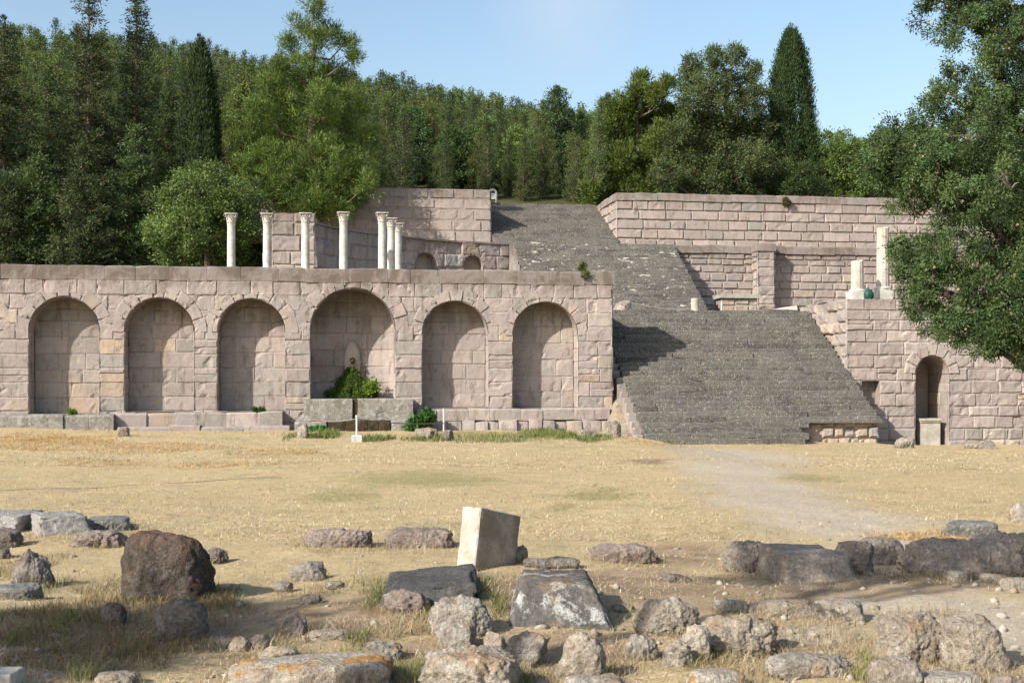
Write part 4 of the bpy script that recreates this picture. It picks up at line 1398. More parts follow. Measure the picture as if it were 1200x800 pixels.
# around the marble block
rock('boulder', 'small dark stone tucked behind the right side of the white marble block', 601, 619, 638, 661, 'rock_dark', 3, .1, .8)
rock('flat_stone', 'flat low dark stone in the shadow right of the white marble block', 612, 680, 652, 665, 'rock_dark', 3.4, .1, .5)
hewn('flat_slab', 'large flat dark grey slab leaning on rubble below the white marble block', 449, 565, 706, 450, 560, 690, 664, 'slab_dark', .0, .05, .10, .012, .2, 'slab', seed=31)
rock('boulder', 'rough rubble lump under the left end of the flat dark slab', 449, 505, 688, 718, 'rock_pink', 2.6, .15, .7, fine=.07)
hewn('stone_block', 'large grey trapezoid block spotted with white lichen in the middle foreground', 592, 718, 736, 611, 691, 682, 666, 'block_spot', .16, .0, 0, .012, .12, seed=5)
rock('boulder', 'lumpy grey boulder between the flat slab and the lichen spotted block', 501, 579, 697, 748, 'rock_grey', 3.0, .14, .6, fine=.05)
rock('broken_stone', 'stone with a hollow dark face under the lumpy grey boulder', 513, 560, 726, 762, 'rock_grey', 4, .1, .6, yaw=-.4)
rock('boulder', 'biggest pale crusted boulder at the bottom centre edge', 488, 611, 755, 818, 'rock_pale', 2.8, .15, .7, fine=.05, cut=5)
rock('broken_stone', 'ribbed pale stone leaning right above the bottom centre boulder', 588, 642, 738, 778, 'rock_grey', 3, .13, .6, yaw=-.3, lean=(.35, 0))
rock('broken_stone', 'small stone with an orange top left of the ribbed leaning stone', 566, 592, 738, 762, 'rock_orange', 2.8, .12, .7)
rock('broken_stone', 'grey upright stone with an orange lichen top at the bottom centre right', 648, 712, 737, 798, 'rock_orange', 3.2, .12, .6, taper=.16)
rock('boulder', 'pale stone cut off by the bottom edge below the upright orange topped stone', 660, 735, 789, 812, 'rock_pale', 2.7, .13, .7)
rock('boulder', 'rough tan boulder with grass at its foot, right of the spotted block', 741, 822, 696, 744, 'rock_tan', 2.7, .13, .7, fine=.06, taper=.1)
rock('broken_stone', 'wedge of stone with a bright yellow lichen patch', 788, 833, 730, 775, 'rock_orange', 3, .12, .6, lean=(.2, 0), taper=.2)
rock('boulder', 'small grey lump leaning on the yellow lichened wedge', 776, 812, 748, 784, 'rock_pale', 2.5, .14, .8)
rock('rubble_mound', 'low grey lump of rubble left of the yellow lichened wedge', 730, 772, 741, 773, 'rock_pale', 2.5, .18, .7, fine=.07)
rock('rubble_mound', 'weedy rubble mound right of the yellow lichened wedge', 818, 912, 717, 768, 'rock_tan', 2.6, .2, .6, fine=.08)
rock('boulder', 'orange topped stone at the bottom edge below the rubble mound', 800, 873, 783, 810, 'rock_orange', 2.8, .12, .7)
# edging strip on the right
rock('kerb_stone', 'leftmost grey stone of the flat edging strip, behind the rubble mound', 836, 878, 700, 719, 'rock_grey', 4, .1, .6)
rock('kerb_stone', 'small orange stained stone in the flat edging strip', 876, 894, 705, 719, 'rock_orange', 4, .1, .7)
rock('kerb_stone', 'long flat slab in the middle of the edging strip above the gap', 890, 956, 702, 724, 'rock_tan', 4.5, .07, .6)
rock('kerb_stone', 'pale flat slab at the right end of the edging strip', 952, 1012, 701, 730, 'rock_pale', 4, .09, .7)
rock('flat_stone', 'long low grey stone lying in the straw at the bottom right', 898, 1000, 764, 796, 'rock_grey', 3, .13, .6, fine=.05)
rock('pebble', 'round pale pebble left of the long low bottom stone', 896, 920, 773, 790, 'rock_grey', 2.4, .08, .8)
# right foreground pair
rock('boulder', 'rugged tan boulder with an overhang, left of the right foreground pair', 1020, 1112, 716, 780, 'rock_tan', 3.0, .17, .7, fine=.07, seed=41)
rock('boulder', 'blocky tan conglomerate boulder, right of the right foreground pair', 1104, 1180, 720, 788, 'rock_tan', 3.8, .10, .8, fine=.06, seed=77)
rock('boulder', 'smooth grey stone at the bottom edge below the overhang boulder', 1016, 1084, 768, 812, 'rock_pale', 2.6, .10, .8)
rock('boulder', 'flat grey stone at the bottom edge below the blocky boulder', 1078, 1154, 786, 812, 'rock_pale', 2.8, .11, .8)
rock('boulder', 'tan stone at the bottom right corner beyond the blocky boulder', 1160, 1206, 788, 812, 'rock_tan', 2.7, .13, .8)
rock('pebble', 'reddish pebble between the bottom stones under the blocky boulder', 1080, 1112, 778, 792, 'rock_tan', 2.5, .12, .8)
# shaded ruined footing on the right
rock('low_wall_stump', 'rough left end of the long shaded ruined footing', 846, 900, 633, 672, 'rock_brown', 2.8, .12, .7, fine=.09)
hewn('stone_block', 'dressed shaded block in the middle of the ruined footing', 897, 986, 680, 902, 982, 650, 636, 'rock_brown', .05, .12, -.04, .012, .12, seed=9)
rock('low_wall_stump', 'rough stone jammed behind the right end of the dressed shaded block', 976, 1024, 632, 673, 'rock_brown', 3, .15, .7, fine=.10)
rock('boulder', 'hump of brown stone with a small hole, right of the dressed shaded block', 1000, 1062, 627, 662, 'rock_brown', 2.7, .13, .7)
rock('low_wall_stump', 'long low rough shaded stone mass running to the right edge', 1050, 1215, 628, 674, 'rock_brown', 3, .13, .35, fine=.10, cut=5)
rock('low_wall_stump', 'upper shaded mass of footing at the right edge', 1130, 1230, 622, 668, 'rock_brown', 3, .13, .5, fine=.10)
rock('flat_stone', 'flat pale stone in front of the long shaded stone mass', 1106, 1140, 666, 680, 'rock_grey', 4, .08, .7)
rock('flat_stone', 'thin flat stone right of the flat pale stone before the shaded mass', 1146, 1180, 671, 682, 'rock_tan', 4, .09, .7)
rock('flat_stone', 'sunlit cream stone at the right edge by the gravel', 1170, 1210, 676, 694, 'rock_pale', 3.2, .1, .8)
rock('flat_slab', 'flat grey slab in the grass beyond the shaded footing', 1104, 1166, 609, 627, 'slab', 4.5, .07, .7, cat='slab')
rock('boulder', 'grey stone at the right edge of the dry grass', 1184, 1214, 589, 611, 'rock_grey', 3, .1, .8)
rock('low_wall_stump', 'low stone hump right of the marble block in the straw', 688, 776, 635, 659, 'rock_pink', 2.8, .13, .45, fine=.06)
rock('clod', 'small earthy hump in the shade behind the rough tan boulder', 768, 812, 671, 684, 'rock_dark', 2.5, .15, .6)
rock('flat_stone', 'small flat stone in the brown soil behind the rough tan boulder', 716, 745, 707, 718, 'rock_grey', 4, .08, .7)
# bottom left plate
rock('flat_slab', 'wide flat stone with orange soil on top along the bottom edge', 268, 462, 768, 812, 'rock_orange', 5, .07, .55, cut=3, fine=.03, cat='slab')
rock('broken_stone', 'dark pitted stone in the dry weeds above the wide flat bottom stone', 428, 472, 750, 774, 'rock_grey', 2.8, .16, .6, fine=.07)
rock('flat_stone', 'flat grey stone edge in the weeds left of the dark pitted stone', 362, 412, 736, 752, 'rock_tan', 3.5, .12, .6)
rock('boulder', 'small boulder among weeds above the left part of the wide bottom stone', 300, 352, 757, 778, 'rock_pale', 3, .12, .7)
# rubble by the foot of the walls
rock('boulder', 'grey rubble stone at the foot of the arched wall, right end', 706, 728, 492, 512, 'rock_grey', 3, .13, .8)
rock('boulder', 'broken stone leaning in the corner between arched wall and stairs', 726, 742, 478, 500, 'rock_grey', 3, .13, .8)
rock('boulder', 'low grey stone in the weeds before the right hand niches', 676, 700, 503, 513, 'rock_grey', 3, .13, .8)
rock('boulder', 'pale stone in the weeds just right of the fountain', 486, 514, 500, 513, 'rock_grey', 3, .13, .8)
rock('boulder', 'dark round stone in the weeds below the thin barrier post', 517, 532, 503, 516, 'rock_dark', 2.4, .13, .8)
rock('boulder', 'pale rubble stone left of the fountain basin', 348, 362, 496, 514, 'rock_pale', 3, .13, .8)
rock('flat_stone', 'reddish stone at the step in the bench, left part of the arched wall', 138, 152, 500, 512, 'rock_pink', 4, .1, .8)
rock('boulder', 'grey flat boulder at the foot of the wing wall beside the doorway', 1048, 1072, 512, 525, 'rock_grey', 3, .13, .7)
rock('boulder', 'pale stones at the foot of the wing wall right of the doorway', 1130, 1166, 516, 526, 'rock_grey', 3, .13, .7)

# rough stone on the landing
def terrace_rock(name, label, px0, px1, pyt, D, mat, z0, **kw):
    pass
D = 41.0
r_ = np.random.default_rng(3)
V0, Fs = ico(4)
V = V0.copy()
for _ in range(5):
    n = r_.normal(size=3); n /= np.linalg.norm(n); n[2] = abs(n[2])
    V -= np.clip(V @ n - .65, 0, None)[:, None] * n * .9
V *= 1 + .06 * np.array([fz(a * 2, b * 2, c * 2) for a, b, c in V])[:, None]
x, y, z = at_depth(731, 366, D)
zt = at_depth(731, 353, D)[2]
o = np_mesh('boulder', V * np.array([.36, .3, (zt - 3.9) * .62]) + np.array([x, y, 3.95 + (zt - 3.95) * .42]), Fs, M['rock_grey'], None, (x, y, 3.95), None, True)
tag(o, 'pale angular stone on the landing beside the end of the arched wall', 'rock')

# leaning white marble block in the middle of the clearing
gx, gy, gz_, D = on_ground(571, 667)
s = D / F
mbk = thing('marble_block', 'white marble block with a browner front face, leaning in the straw', 'block', (gx, gy, gz_))
bm = bmesh.new()
bmesh.ops.create_cube(bm, size=1.0)
bmesh.ops.subdivide_edges(bm, edges=bm.edges[:], cuts=14, use_grid_fill=True)
W_, D_, H_ = 74 * s, 30 * s, 72 * s
ang = math.radians(41)
tl = math.radians(9)
for v in bm.verts:
    c = v.co
    n_ = .010 * fz(c.x * 4, c.y * 4, c.z * 4 + 3, 1.0, 4)
    m = sorted([abs(c.x), abs(c.y), abs(c.z)])
    k = 1 - .035 * max(0, (m[1] - .44) / .06) * (1 + nz(c.x * 6, c.y * 6, c.z * 6)) + n_
    x_, y_, z_ = c.x * W_ * k, c.y * D_ * k, (c.z * k + .5) * H_
    z_ -= .06 * H_ * (x_ / W_ + .5) * max(0, (z_ / H_))
    z_ -= .03
    xx = x_ * math.cos(tl) - z_ * math.sin(tl) * -1
    zz = z_ * math.cos(tl) - x_ * math.sin(tl)
    v.co = (xx * math.cos(ang) - y_ * math.sin(ang), xx * math.sin(ang) + y_ * math.cos(ang), zz)
V = np.array([v.co[:] for v in bm.verts]); 
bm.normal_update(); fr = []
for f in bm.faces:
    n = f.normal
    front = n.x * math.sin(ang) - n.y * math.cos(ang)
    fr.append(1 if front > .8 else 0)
Fs = [[v.index for v in f.verts] for f in bm.faces]
bm.free()
V = V + np.array([gx + .02, gy + .22, gz_])
# holes: two dark lifting holes sunk in the brown face
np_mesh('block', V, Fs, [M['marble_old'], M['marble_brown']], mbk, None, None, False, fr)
# ------------------------------------------------------------------ ground, terraces, hill
def axis_vals(segs):
    out = []
    for a, b, n in segs:
        out += list(np.linspace(a, b, n, endpoint=False))
    return np.array(out + [segs[-1][1]])
gxs = axis_vals([(-400, -60, 12), (-60, -16, 16), (-16, -8, 30), (-8, 9, 150), (9, 28, 80), (28, 70, 14), (70, 420, 12)])
gys = axis_vals([(-120, -5, 10), (-5, 5, 20), (5, 16, 110), (16, 36.4, 90), (36.4, 60, 8), (60, 420, 12)])
GX, GY = np.meshgrid(gxs, gys, indexing='ij')
GZ = ground_h(GX, GY)
near = (np.abs(GX) < 30) & (GY > 3) & (GY < 37)
rel = np.zeros_like(GZ)
for i in range(GX.shape[0]):
    for j in range(GX.shape[1]):
        if near[i, j]:
            x, y = GX[i, j], GY[i, j]
            rel[i, j] = .030 * fz(x, y, 0, .9, 4) + (.020 * fz(x, y, 5, 3.5, 3) if y < 16 else 0)
GZ = GZ + rel
GZ = np.where(GY > 37.5, GZ - .6, GZ)
GZ_vis = GZ

def blob_mask(pts, x, y):
    """pts: (px, py, rx_px, ry_px) ellipses given on the photographed ground, turned into ground ellipses"""
    m = np.zeros_like(x)
    for (px, py, rx, ry) in pts:
        cx, cy, _, D = on_ground(px, py)
        wx = rx / F * D
        _, y2, _, D2 = on_ground(px, py - ry)
        _, y1, _, D1 = on_ground(px, min(py + ry, 840))
        wy = max(abs(y2 - y1) / 2, .15)
        cy = (y1 + y2) / 2
        dx, dy = x - cx, y - cy
        u = dx * CY - dy * SY; v = dx * SY + dy * CY
        m = np.maximum(m, np.exp(-((u / wx) ** 2 + (v / wy) ** 2) * .7))
    return m
SOIL = [(760, 690, 130, 26), (900, 700, 150, 26), (1060, 690, 130, 22), (800, 650, 60, 14), (380, 725, 120, 26), (240, 745, 90, 40), (690, 765, 60, 35), (620, 700, 120, 25), (1180, 650, 80, 28),
        (60, 760, 110, 50), (900, 750, 120, 22), (360, 790, 130, 30), (760, 540, 30, 4), (1040, 780, 90, 25), (560, 780, 120, 40), (940, 660, 60, 15)]
GRAV = [(985, 612, 105, 24), (1050, 640, 80, 16), (930, 592, 90, 14), (895, 572, 80, 14), (870, 552, 70, 12), (860, 534, 80, 9), (1130, 720, 120, 30), (1180, 740, 60, 40), (1040, 705, 60, 8), (950, 745, 70, 10), (1100, 665, 60, 14)]
GREEN = [(660, 594, 16, 4), (690, 583, 18, 4), (716, 575, 16, 4), (500, 562, 95, 9), (400, 582, 45, 7), (620, 513, 110, 4), (700, 580, 40, 6), (560, 508, 60, 3), (385, 510, 20, 4), (950, 560, 40, 5), (440, 690, 14, 14), (570, 700, 30, 20), (500, 785, 30, 16)]
m_soil = blob_mask(SOIL, GX, GY); m_grav = blob_mask(GRAV, GX, GY); m_green = blob_mask(GREEN, GX, GY)
nx_, ny_ = GX.shape
idx = np.arange(nx_ * ny_).reshape(nx_, ny_)
Q = np.stack([idx[:-1, :-1], idx[1:, :-1], idx[1:, 1:], idx[:-1, 1:]], -1).reshape(-1, 4)
gnd = np_mesh('ground', np.stack([GX, GY, GZ], -1).reshape(-1, 3), Q, M['field'], None, (0, 0, 0), None, True, None,
              {'soil': m_soil.ravel(), 'gravel': m_grav.ravel(), 'green': m_green.ravel()})
gnd['kind'] = 'structure'

def plate(name, quads, mat):
    mb = MB()
    for (x0, x1, y0, y1, z) in quads:
        n, m = max(2, int((x1 - x0) / 4)), max(2, int((y1 - y0) / 2))
        mb.grid([[(x, y, z + .02 * nz(x, y, z, .5)) for y in np.linspace(y0, y1, m)] for x in np.linspace(x0, x1, n)], (.3, .25, .2))
    o = mb.build(name, mat, None, (0, 0, 0))
    o['kind'] = 'structure'
    return o
plate('terrace_lower', [(-60, XE - .1, YF + 1.3, 57.2, 4.0), (XF + .1, 75, YW + 1.0, 57.2, 4.0), (XE - .1, XF + .1, 38.75, 57.2, 3.93)], M['earth'])
plate('terrace_middle', [(-6.6, XT0, 57.0, 68.2, 8.0), (XT1, 75, 57.0, 68.2, 8.0), (XT0, XT1, 56.5, 64.7, 8.02)], M['earth'])

def ridge(x):
    return np.interp(x, [-110, -60, -41, -24, -12, 8, 24, 33, 45, 62, 120], [40, 40, 40, 39, 37, 34, 31, 30, 28.5, 27, 26])
def hill_h(x, y):
    x = np.asarray(x, float); y = np.asarray(y, float)
    t = np.clip((y - 76) / 80.0, 0, 1.0)
    up = 12.2 + (ridge(x) - 12.2) * (t ** .9)
    up = up - np.clip(y - 160, 0, None) * .25
    low = np.interp(y, [56, 60, 76, 90], [3.9, 4.4, 12.2, 16])
    left = sstep(-6.2, -8.5, x)
    base = np.where(y < 76, low, up)
    front = np.where(y < 73.8, 2.5, up)
    return left * np.where(y < 76, low, up) + (1 - left) * front
hx = axis_vals([(-170, -60, 20), (-60, 110, 110), (110, 220, 16)])
hy = axis_vals([(57.3, 80, 46), (80, 165, 50), (165, 300, 14)])
HX, HY = np.meshgrid(hx, hy, indexing='ij')
HZ = hill_h(HX, HY)
idx = np.arange(HX.size).reshape(HX.shape)
Q = np.stack([idx[:-1, :-1], idx[1:, :-1], idx[1:, 1:], idx[:-1, 1:]], -1).reshape(-1, 4)
hill = np_mesh('hill', np.stack([HX, HY, HZ], -1).reshape(-1, 3), Q, M['forest_floor'], None, (0, 0, 0), None, True)
hill['kind'] = 'structure'
# ------------------------------------------------------------------ foliage
def unit(v):
    return v / (np.linalg.norm(v, axis=-1, keepdims=True) + 1e-9)

def leaves(centers, outs, r, n, ln, wd, rg, up=.3, spread=.9, base=(.05, .075, .02), var=.35, hue=.14, squash=1.0, tight=.38, face=.45):
    """kite-shaped leaf sprays around each centre -> (V, Q, C)"""
    N = len(centers)
    r = np.broadcast_to(np.asarray(r, float), (N,))
    C = np.repeat(centers, n, 0); O = np.repeat(outs, n, 0); Rr = np.repeat(r, n)
    off = rg.normal(size=(N * n, 3)) * tight
    off[:, 2] *= squash
    P = C + off * Rr[:, None]
    d = unit(O * (1 - spread * .5) * .7 + unit(off) * .7 + rg.normal(size=(N * n, 3)) * spread * .55 + np.array([0, 0, up]))
    side = unit(np.cross(d, unit(O + unit(off) * .8) + rg.normal(size=(N * n, 3)) * face))
    L = ln * rg.uniform(.6, 1.35, (N * n, 1)); W = wd * rg.uniform(.7, 1.3, (N * n, 1))
    V = np.stack([P, P + d * L * .45 + side * W, P + d * L, P + d * L * .45 - side * W], 1).reshape(-1, 3)
    Q = np.arange(N * n * 4).reshape(-1, 4)
    tb = rg.uniform(1 - var, 1 + var, (N, 1)); th = rg.normal(0, hue, (N, 1))
    cc = np.array(base)[None] * tb
    cc = cc * np.array([.88, 1.0, .9]) * np.concatenate([1 + th * .55, 1 + th * .12, 1 - th * .15], 1)
    cc = np.repeat(np.clip(cc, .004, .5), n, 0) * rg.uniform(.8, 1.2, (N * n, 1))
    Cc = np.repeat(cc, 4, 0)
    return V, Q, Cc

class Fol:
    def __init__(s): s.V = []; s.Q = []; s.C = []; s.n = 0
    def add(s, t):
        V, Q, C = t
        s.V.append(V); s.Q.append(Q + s.n); s.C.append(C); s.n += len(V)
    def build(s, name, mat, parent=None, loc=None):
        return np_mesh(name, np.concatenate(s.V), np.concatenate(s.Q), mat, parent, loc, np.concatenate(s.C))

def conifer_data(rg, H, Rb, n_leaf=16, step=.045, power=.85, droop=.12, z0=.06, upturn=.25, ln=.34, wd=.06, base=(.05, .075, .022), cl=.42, gap=.0, var=.4, irregular=.35, hue=.14):
    """layered conifer about the origin -> foliage, wood tubes"""
    fol = Fol(); wood = MB()
    wood.tube([(0, 0, -.4), (.02, 0, H * .3), (0, .03, H * .65), (0, 0, H * .97)], [Rb * .075 + .05, Rb * .06 + .03, .07, .02], 7, (.15, .12, .1))
    cs, os_, rs = [], [], []
    z = H * z0
    while z < H * .965:
        f = z / H
        rr = Rb * ((1 - f) ** power) * (1 if f > .18 else .7 + f * 1.6)
        k = rg.integers(4, 7)
        a0 = rg.uniform(0, 6.28)
        for i in range(k):
            if rg.random() < gap: continue
            a = a0 + i * 6.283 / k + rg.normal(0, .25)
            L = rr * rg.uniform(1 - irregular, 1 + irregular * .7) + .15
            u = np.array([math.cos(a), math.sin(a), 0])
            zz = z + rg.normal(0, H * step * .4)
            pts = []
            for t in (0, .35, .7, 1.0):
                pts.append(u * L * t + np.array([0, 0, zz - droop * L * t * 1.2 + upturn * L * t * t]))
            wood.tube(pts, [.05, .035, .022, .008], 4, (.15, .12, .1), caps=False)
            m = max(1, int(L / (cl * .8)))
            for q in range(m):
                t = (q + .75) / m if m > 1 else .8
                t = min(t, 1.0)
                p = u * L * t + np.array([0, 0, zz - droop * L * t * 1.2 + upturn * L * t * t])
                p = p + rg.normal(0, cl * .28, 3)
                cs.append(p); os_.append(u * .9 + np.array([0, 0, .35])); rs.append(cl * rg.uniform(.75, 1.2) * (1.0 - .3 * t * (1 if L > 1 else 0)))
        z += H * step * rg.uniform(.8, 1.2)
    for t in np.linspace(.9, 1.0, 5):
        cs.append(np.array([0, 0, H * t])); os_.append(np.array([0, 0, 1.0])); rs.append(cl * .45)
    fol.add(leaves(np.array(cs), np.array(os_), np.array(rs), n_leaf, ln, wd, rg, up=.25, base=base, var=var, hue=hue, squash=.75))
    return fol, wood

def lobe_tree(name, label, root_xyz, lobes, rg, tight=.38, tuft_r=.32, per_m3=None, tufts=60, n_leaf=26, ln=.2, wd=.04, base=(.05, .075, .02), up=.3, mat='leaf', bark='bark', trunk_r=.22, cat='tree', trunk_to=None, shell=.55, group=None, wood_twigs=True, hue=.22, var=.35, flat=1.0, limb=.35, twig_every=9):
    """trunk, one limb per lobe, and tufts of leaves filling the lobes. lobes: (x, y, z, r)"""
    root = thing(name, label, cat, root_xyz, group)
    rx, ry, rz = root_xyz
    L = np.array([(l[0], l[1], l[2], l[3]) for l in lobes])
    topz = L[:, 2].max()
    tx, ty = (L[:, 0].mean(), L[:, 1].mean()) if trunk_to is None else trunk_to
    wood = MB()
    tp = []
    nseg = 7
    for i in range(nseg):
        t = i / (nseg - 1)
        tp.append((rx + (tx - rx) * t + .15 * math.sin(3 * t + rx), ry + (ty - ry) * t + .1 * math.sin(4 * t), rz - .3 + (topz - rz) * .92 * t))
    wood.tube(tp, [trunk_r * (1.15 - .95 * i / (nseg - 1)) + .015 for i in range(nseg)], 10, (.15, .12, .1))
    cs, os_, rs = [], [], []
    for (lx, ly, lz, lr) in L:
        t = np.clip((lz - limb * math.hypot(lx - tx, ly - ty) - rz) / max(topz - rz, .1), .12, .9)
        k = t / .92 * (nseg - 1); i = min(int(k), nseg - 2); fr_ = k - i
        a = np.array(tp[i]) * (1 - fr_) + np.array(tp[i + 1]) * fr_ if fr_ <= 1 else np.array(tp[-1])
        b = np.array([lx, ly, lz])
        mid = (a + b) / 2 + np.array([0, 0, -.12 * np.linalg.norm(b - a)]) + rg.normal(0, .08, 3)
        rr = max(.02, trunk_r * .28)
        wood.tube([a, mid, b], [rr, rr * .7, rr * .35], 6, (.15, .12, .1), caps=False)
        n = int(tufts * (lr ** 2)) + 6
        d = unit(rg.normal(size=(n, 3)))
        rad = lr * rg.uniform(shell, 1.0, (n, 1)) * (1 + .28 * np.array([nz(*(v * 1.9 + lx)) for v in d])[:, None])
        d2 = d.copy(); d2[:, 2] *= flat
        c = b + d2 * rad
        cs.append(c); os_.append(d); rs.append(np.full(n, tuft_r) * rg.uniform(.7, 1.3, n))
        if wood_twigs:
            for q in range(0, n, twig_every):
                wood.tube([b, (b + c[q]) / 2 + rg.normal(0, .05, 3), c[q]], [rr * .3, rr * .2, .006], 4, (.15, .12, .1), caps=False)
    fol = Fol()
    fol.add(leaves(np.concatenate(cs), np.concatenate(os_), np.concatenate(rs), n_leaf, ln, wd, rg, up=up, base=base, hue=hue, var=var, tight=tight))
    wood.build('trunk', M[bark], root)
    fol.build('crown', M[mat], root)
    return root, np.concatenate(cs)

def pxlobes(lst, D0, dj=.0, rg=None, depth_k=.5):
    """lobes seen at (px, py, r_px[, dD]) at about depth D0"""
    out = []
    for l in lst:
        dD = l[3] if len(l) > 3 else (rg.normal(0, dj) if rg is not None else 0)
        x, y, z = at_depth(l[0], l[1], D0 + dD)
        out.append((x, y, z, l[2] / F * (D0 + dD)))
    return out

def hz(x, y): return float(hill_h(x, y))
tr = np.random.default_rng(99)

# --- big overhanging cypress, right foreground
D0 = 17.5
lob = [(1108, 8, 38, .2), (1150, 35, 48, -.3), (1192, 30, 55, -.8), (1172, 95, 42, -.6), (1198, 120, 45, -.2), (1120, 120, 42, -.2), (1150, 160, 45, -1.0),
       (1090, 152, 36, .3), (1052, 174, 36, .3), (1038, 198, 27, .5), (1064, 220, 34, .3), (1028, 178, 20, 0), (1085, 185, 34, -.4), (1100, 200, 42, -.6), (1160, 215, 48, -1.2), (1195, 205, 48, -.6),
       (1122, 245, 42, -.3), (1172, 275, 46, -1.0), (1198, 280, 40, 0), (1058, 292, 20, .2), (1085, 300, 28, -.1), (1062, 322, 22, .1), (1120, 305, 36, -.7), (1165, 330, 46, -1.1), (1198, 345, 44, -.5),
       (1072, 350, 20, .0), (1105, 345, 34, -.5), (1130, 372, 34, -.7), (1165, 385, 30, -.9), (1192, 392, 26, -.3), (1098, 372, 20, -.2), (1188, 365, 36, -1.1), (1150, 395, 24, -.9), (1200, 405, 26, -.9), (1172, 402, 22, -1.0), (1210, 370, 40, -.9)]
lob += [(1090, -40, 40, .3), (1140, -45, 55, -.4), (1200, -60, 60, 0), (1150, -120, 55, 0), (1230, -130, 60, .3), (1190, -190, 50, 0), (1250, -220, 45, .4)]
lob += [(1245, y_, 60, q) for y_, q in ((40, .6), (130, -.8), (220, .5), (310, -.7), (380, .2))]
lob += [(1310, y_, 60, q) for y_, q in ((60, .4), (170, -.4), (270, .6), (350, 0), (-50, 0))]
lob += [(1375, y_, 58, q) for y_, q in ((-90, .2), (20, -.5), (120, .6), (215, -.3), (300, .4), (360, 0))] + [(1430, y_, 52, q) for y_, q in ((70, .3), (180, -.2), (280, .2))]
lob += [(1180, 150, 50, 1.2), (1210, 300, 50, 1.4), (1240, 220, 55, 1.6), (1250, 80, 50, 1.3)]
L = pxlobes(lob, D0)
bx, by, _ = at_depth(1300, 445, D0 + .4)
root, cs = lobe_tree('cypress_tree', 'big cypress overhanging the wing wall at the right edge, nearest tree, studded with small cones', (bx, by, float(ground_h(bx, by)) - .05), L, tr,
                     tight=.27, tuft_r=.19, tufts=105, n_leaf=200, ln=.046, wd=.0095, base=(.082, .106, .043), up=-.05, trunk_r=.30, trunk_to=(bx - .15, by), shell=.5, hue=.12, var=.55, limb=.02, twig_every=25)
mb = MB()
for c in cs[tr.random(len(cs)) < .14]:
    d = unit(tr.normal(size=3)); p = c + d * .13 + np.array([0, -.08, 0])
    r = tr.uniform(.013, .02)
    mb.lathe([(r * .3, -r), (r * .9, -r * .5), (r, 0), (r * .8, r * .6), (r * .2, r)], tuple(p), 6, (.36, .25, .15))
o = mb.build('cones', simple_mat('cypress_cones', (.36, .25, .15), .9, .1, .3, 30), root)
o['kind'] = 'stuff'
# bare grey twig fork among the leaves
mb = MB()
q0 = np.array(at_depth(1185, 222, D0 - 1.6))
for e in ((1163, 205), (1172, 198), (1178, 212), (1194, 214)):
    e3 = np.array(at_depth(e[0], e[1], D0 - 1.75)); mb.tube([q0, (q0 + e3) / 2 + np.array([0, 0, .03]), e3], [.014, .010, .004], 5)
mb.build('dead_twig', M['bark_grey'], root)

# --- prototypes for wooded slopes
specs = [(6.2, 1.45, .95, (.098, .118, .040)), (6.8, 1.35, 1.0, (.108, .126, .040)), (5.6, 1.55, .85, (.118, .132, .042)), (7.2, 1.2, .95, (.078, .098, .038)), (5.8, 1.6, .75, (.122, .136, .044)), (6.6, 1.2, .9, (.086, .106, .038)), (6.0, 1.4, .9, (.102, .118, .044))]
def merged(fol, wood):
    V = np.concatenate(fol.V); Q = np.concatenate(fol.Q); C = np.concatenate(fol.C)
    nF = len(V)
    W = [[i + nF for i in f] for f in wood.f if len(f) == 4]
    allV = np.concatenate([V, np.array(wood.v)]); allC = np.concatenate([C, np.array(wood.c)])
    return allV, np.concatenate([Q, np.array(W)]), allC, np.array([0] * len(Q) + [1] * len(W))
def project(X, Y):
    return 600 + F * (X * CY - Y * SY) / (X * SY + Y * CY)
protos = []
for i, (H, Rb, pw, base) in enumerate(specs):
    r2 = np.random.default_rng(300 + i)
    fol, wood = conifer_data(r2, H, Rb, n_leaf=52, step=.05, power=pw, z0=.02, ln=.16, wd=.024, base=base, cl=.46, upturn=.7, droop=.1, irregular=.3, var=.45)
    V, Q, C, mi = merged(fol, wood)
    o = np_mesh('conifer_tree', V, Q, [M['needle'], M['bark']], None, (0, 0, 0), C, False, mi)
    tag(o, 'conifer among many alike in the forest covering the hillside', 'tree', 'conifers on the wooded hillside')
    protos.append(o)
placed = []
cand = []
for _ in range(30000):
    Y = tr.uniform(77, 168)
    xa = pray(-40, 200)[0] / pray(-40, 200)[1] * Y; xb = pray(1240, 200)[0] / pray(1240, 200)[1] * Y
    cand.append((tr.uniform(xa, xb), Y))
cand.sort(key=lambda c: c[1])
cand = [cand[i] for i in sorted(range(len(cand)), key=lambda i: (int(cand[i][1] / 6), (i * 7919) % 1009))]
far = []
for (X, Y) in cand:
    u = project(X, Y)
    if 735 < u < 1010 and Y < 92: continue
    if 8.0 < X < 15.6 and Y < 78.5: continue
    md = 1.75 if Y < 95 else 2.15
    if u > 960: md *= 1.5
    L_ = placed if len(placed) < 290 else far
    if any((X - a) ** 2 + (Y - b) ** 2 < md * md for a, b in placed[-200:]) or any((X - a) ** 2 + (Y - b) ** 2 < md * md for a, b in far[-260:]): continue
    L_.append((X, Y))
used = set()
for k, (X, Y) in enumerate(placed):
    i = int(tr.integers(len(protos)))
    if i not in used:
        o = protos[i]; used.add(i)
    else:
        o = protos[i].copy(); col.objects.link(o)
    s = tr.uniform(.52, .80)
    o.location = (X, Y, hz(X, Y) - .2)
    o.rotation_euler = (tr.normal(0, .04), tr.normal(0, .04), tr.uniform(0, 6.28))
    o.scale = (s * tr.uniform(.82, 1.08), s * tr.uniform(.82, 1.08), s * tr.uniform(1.0, 1.2))
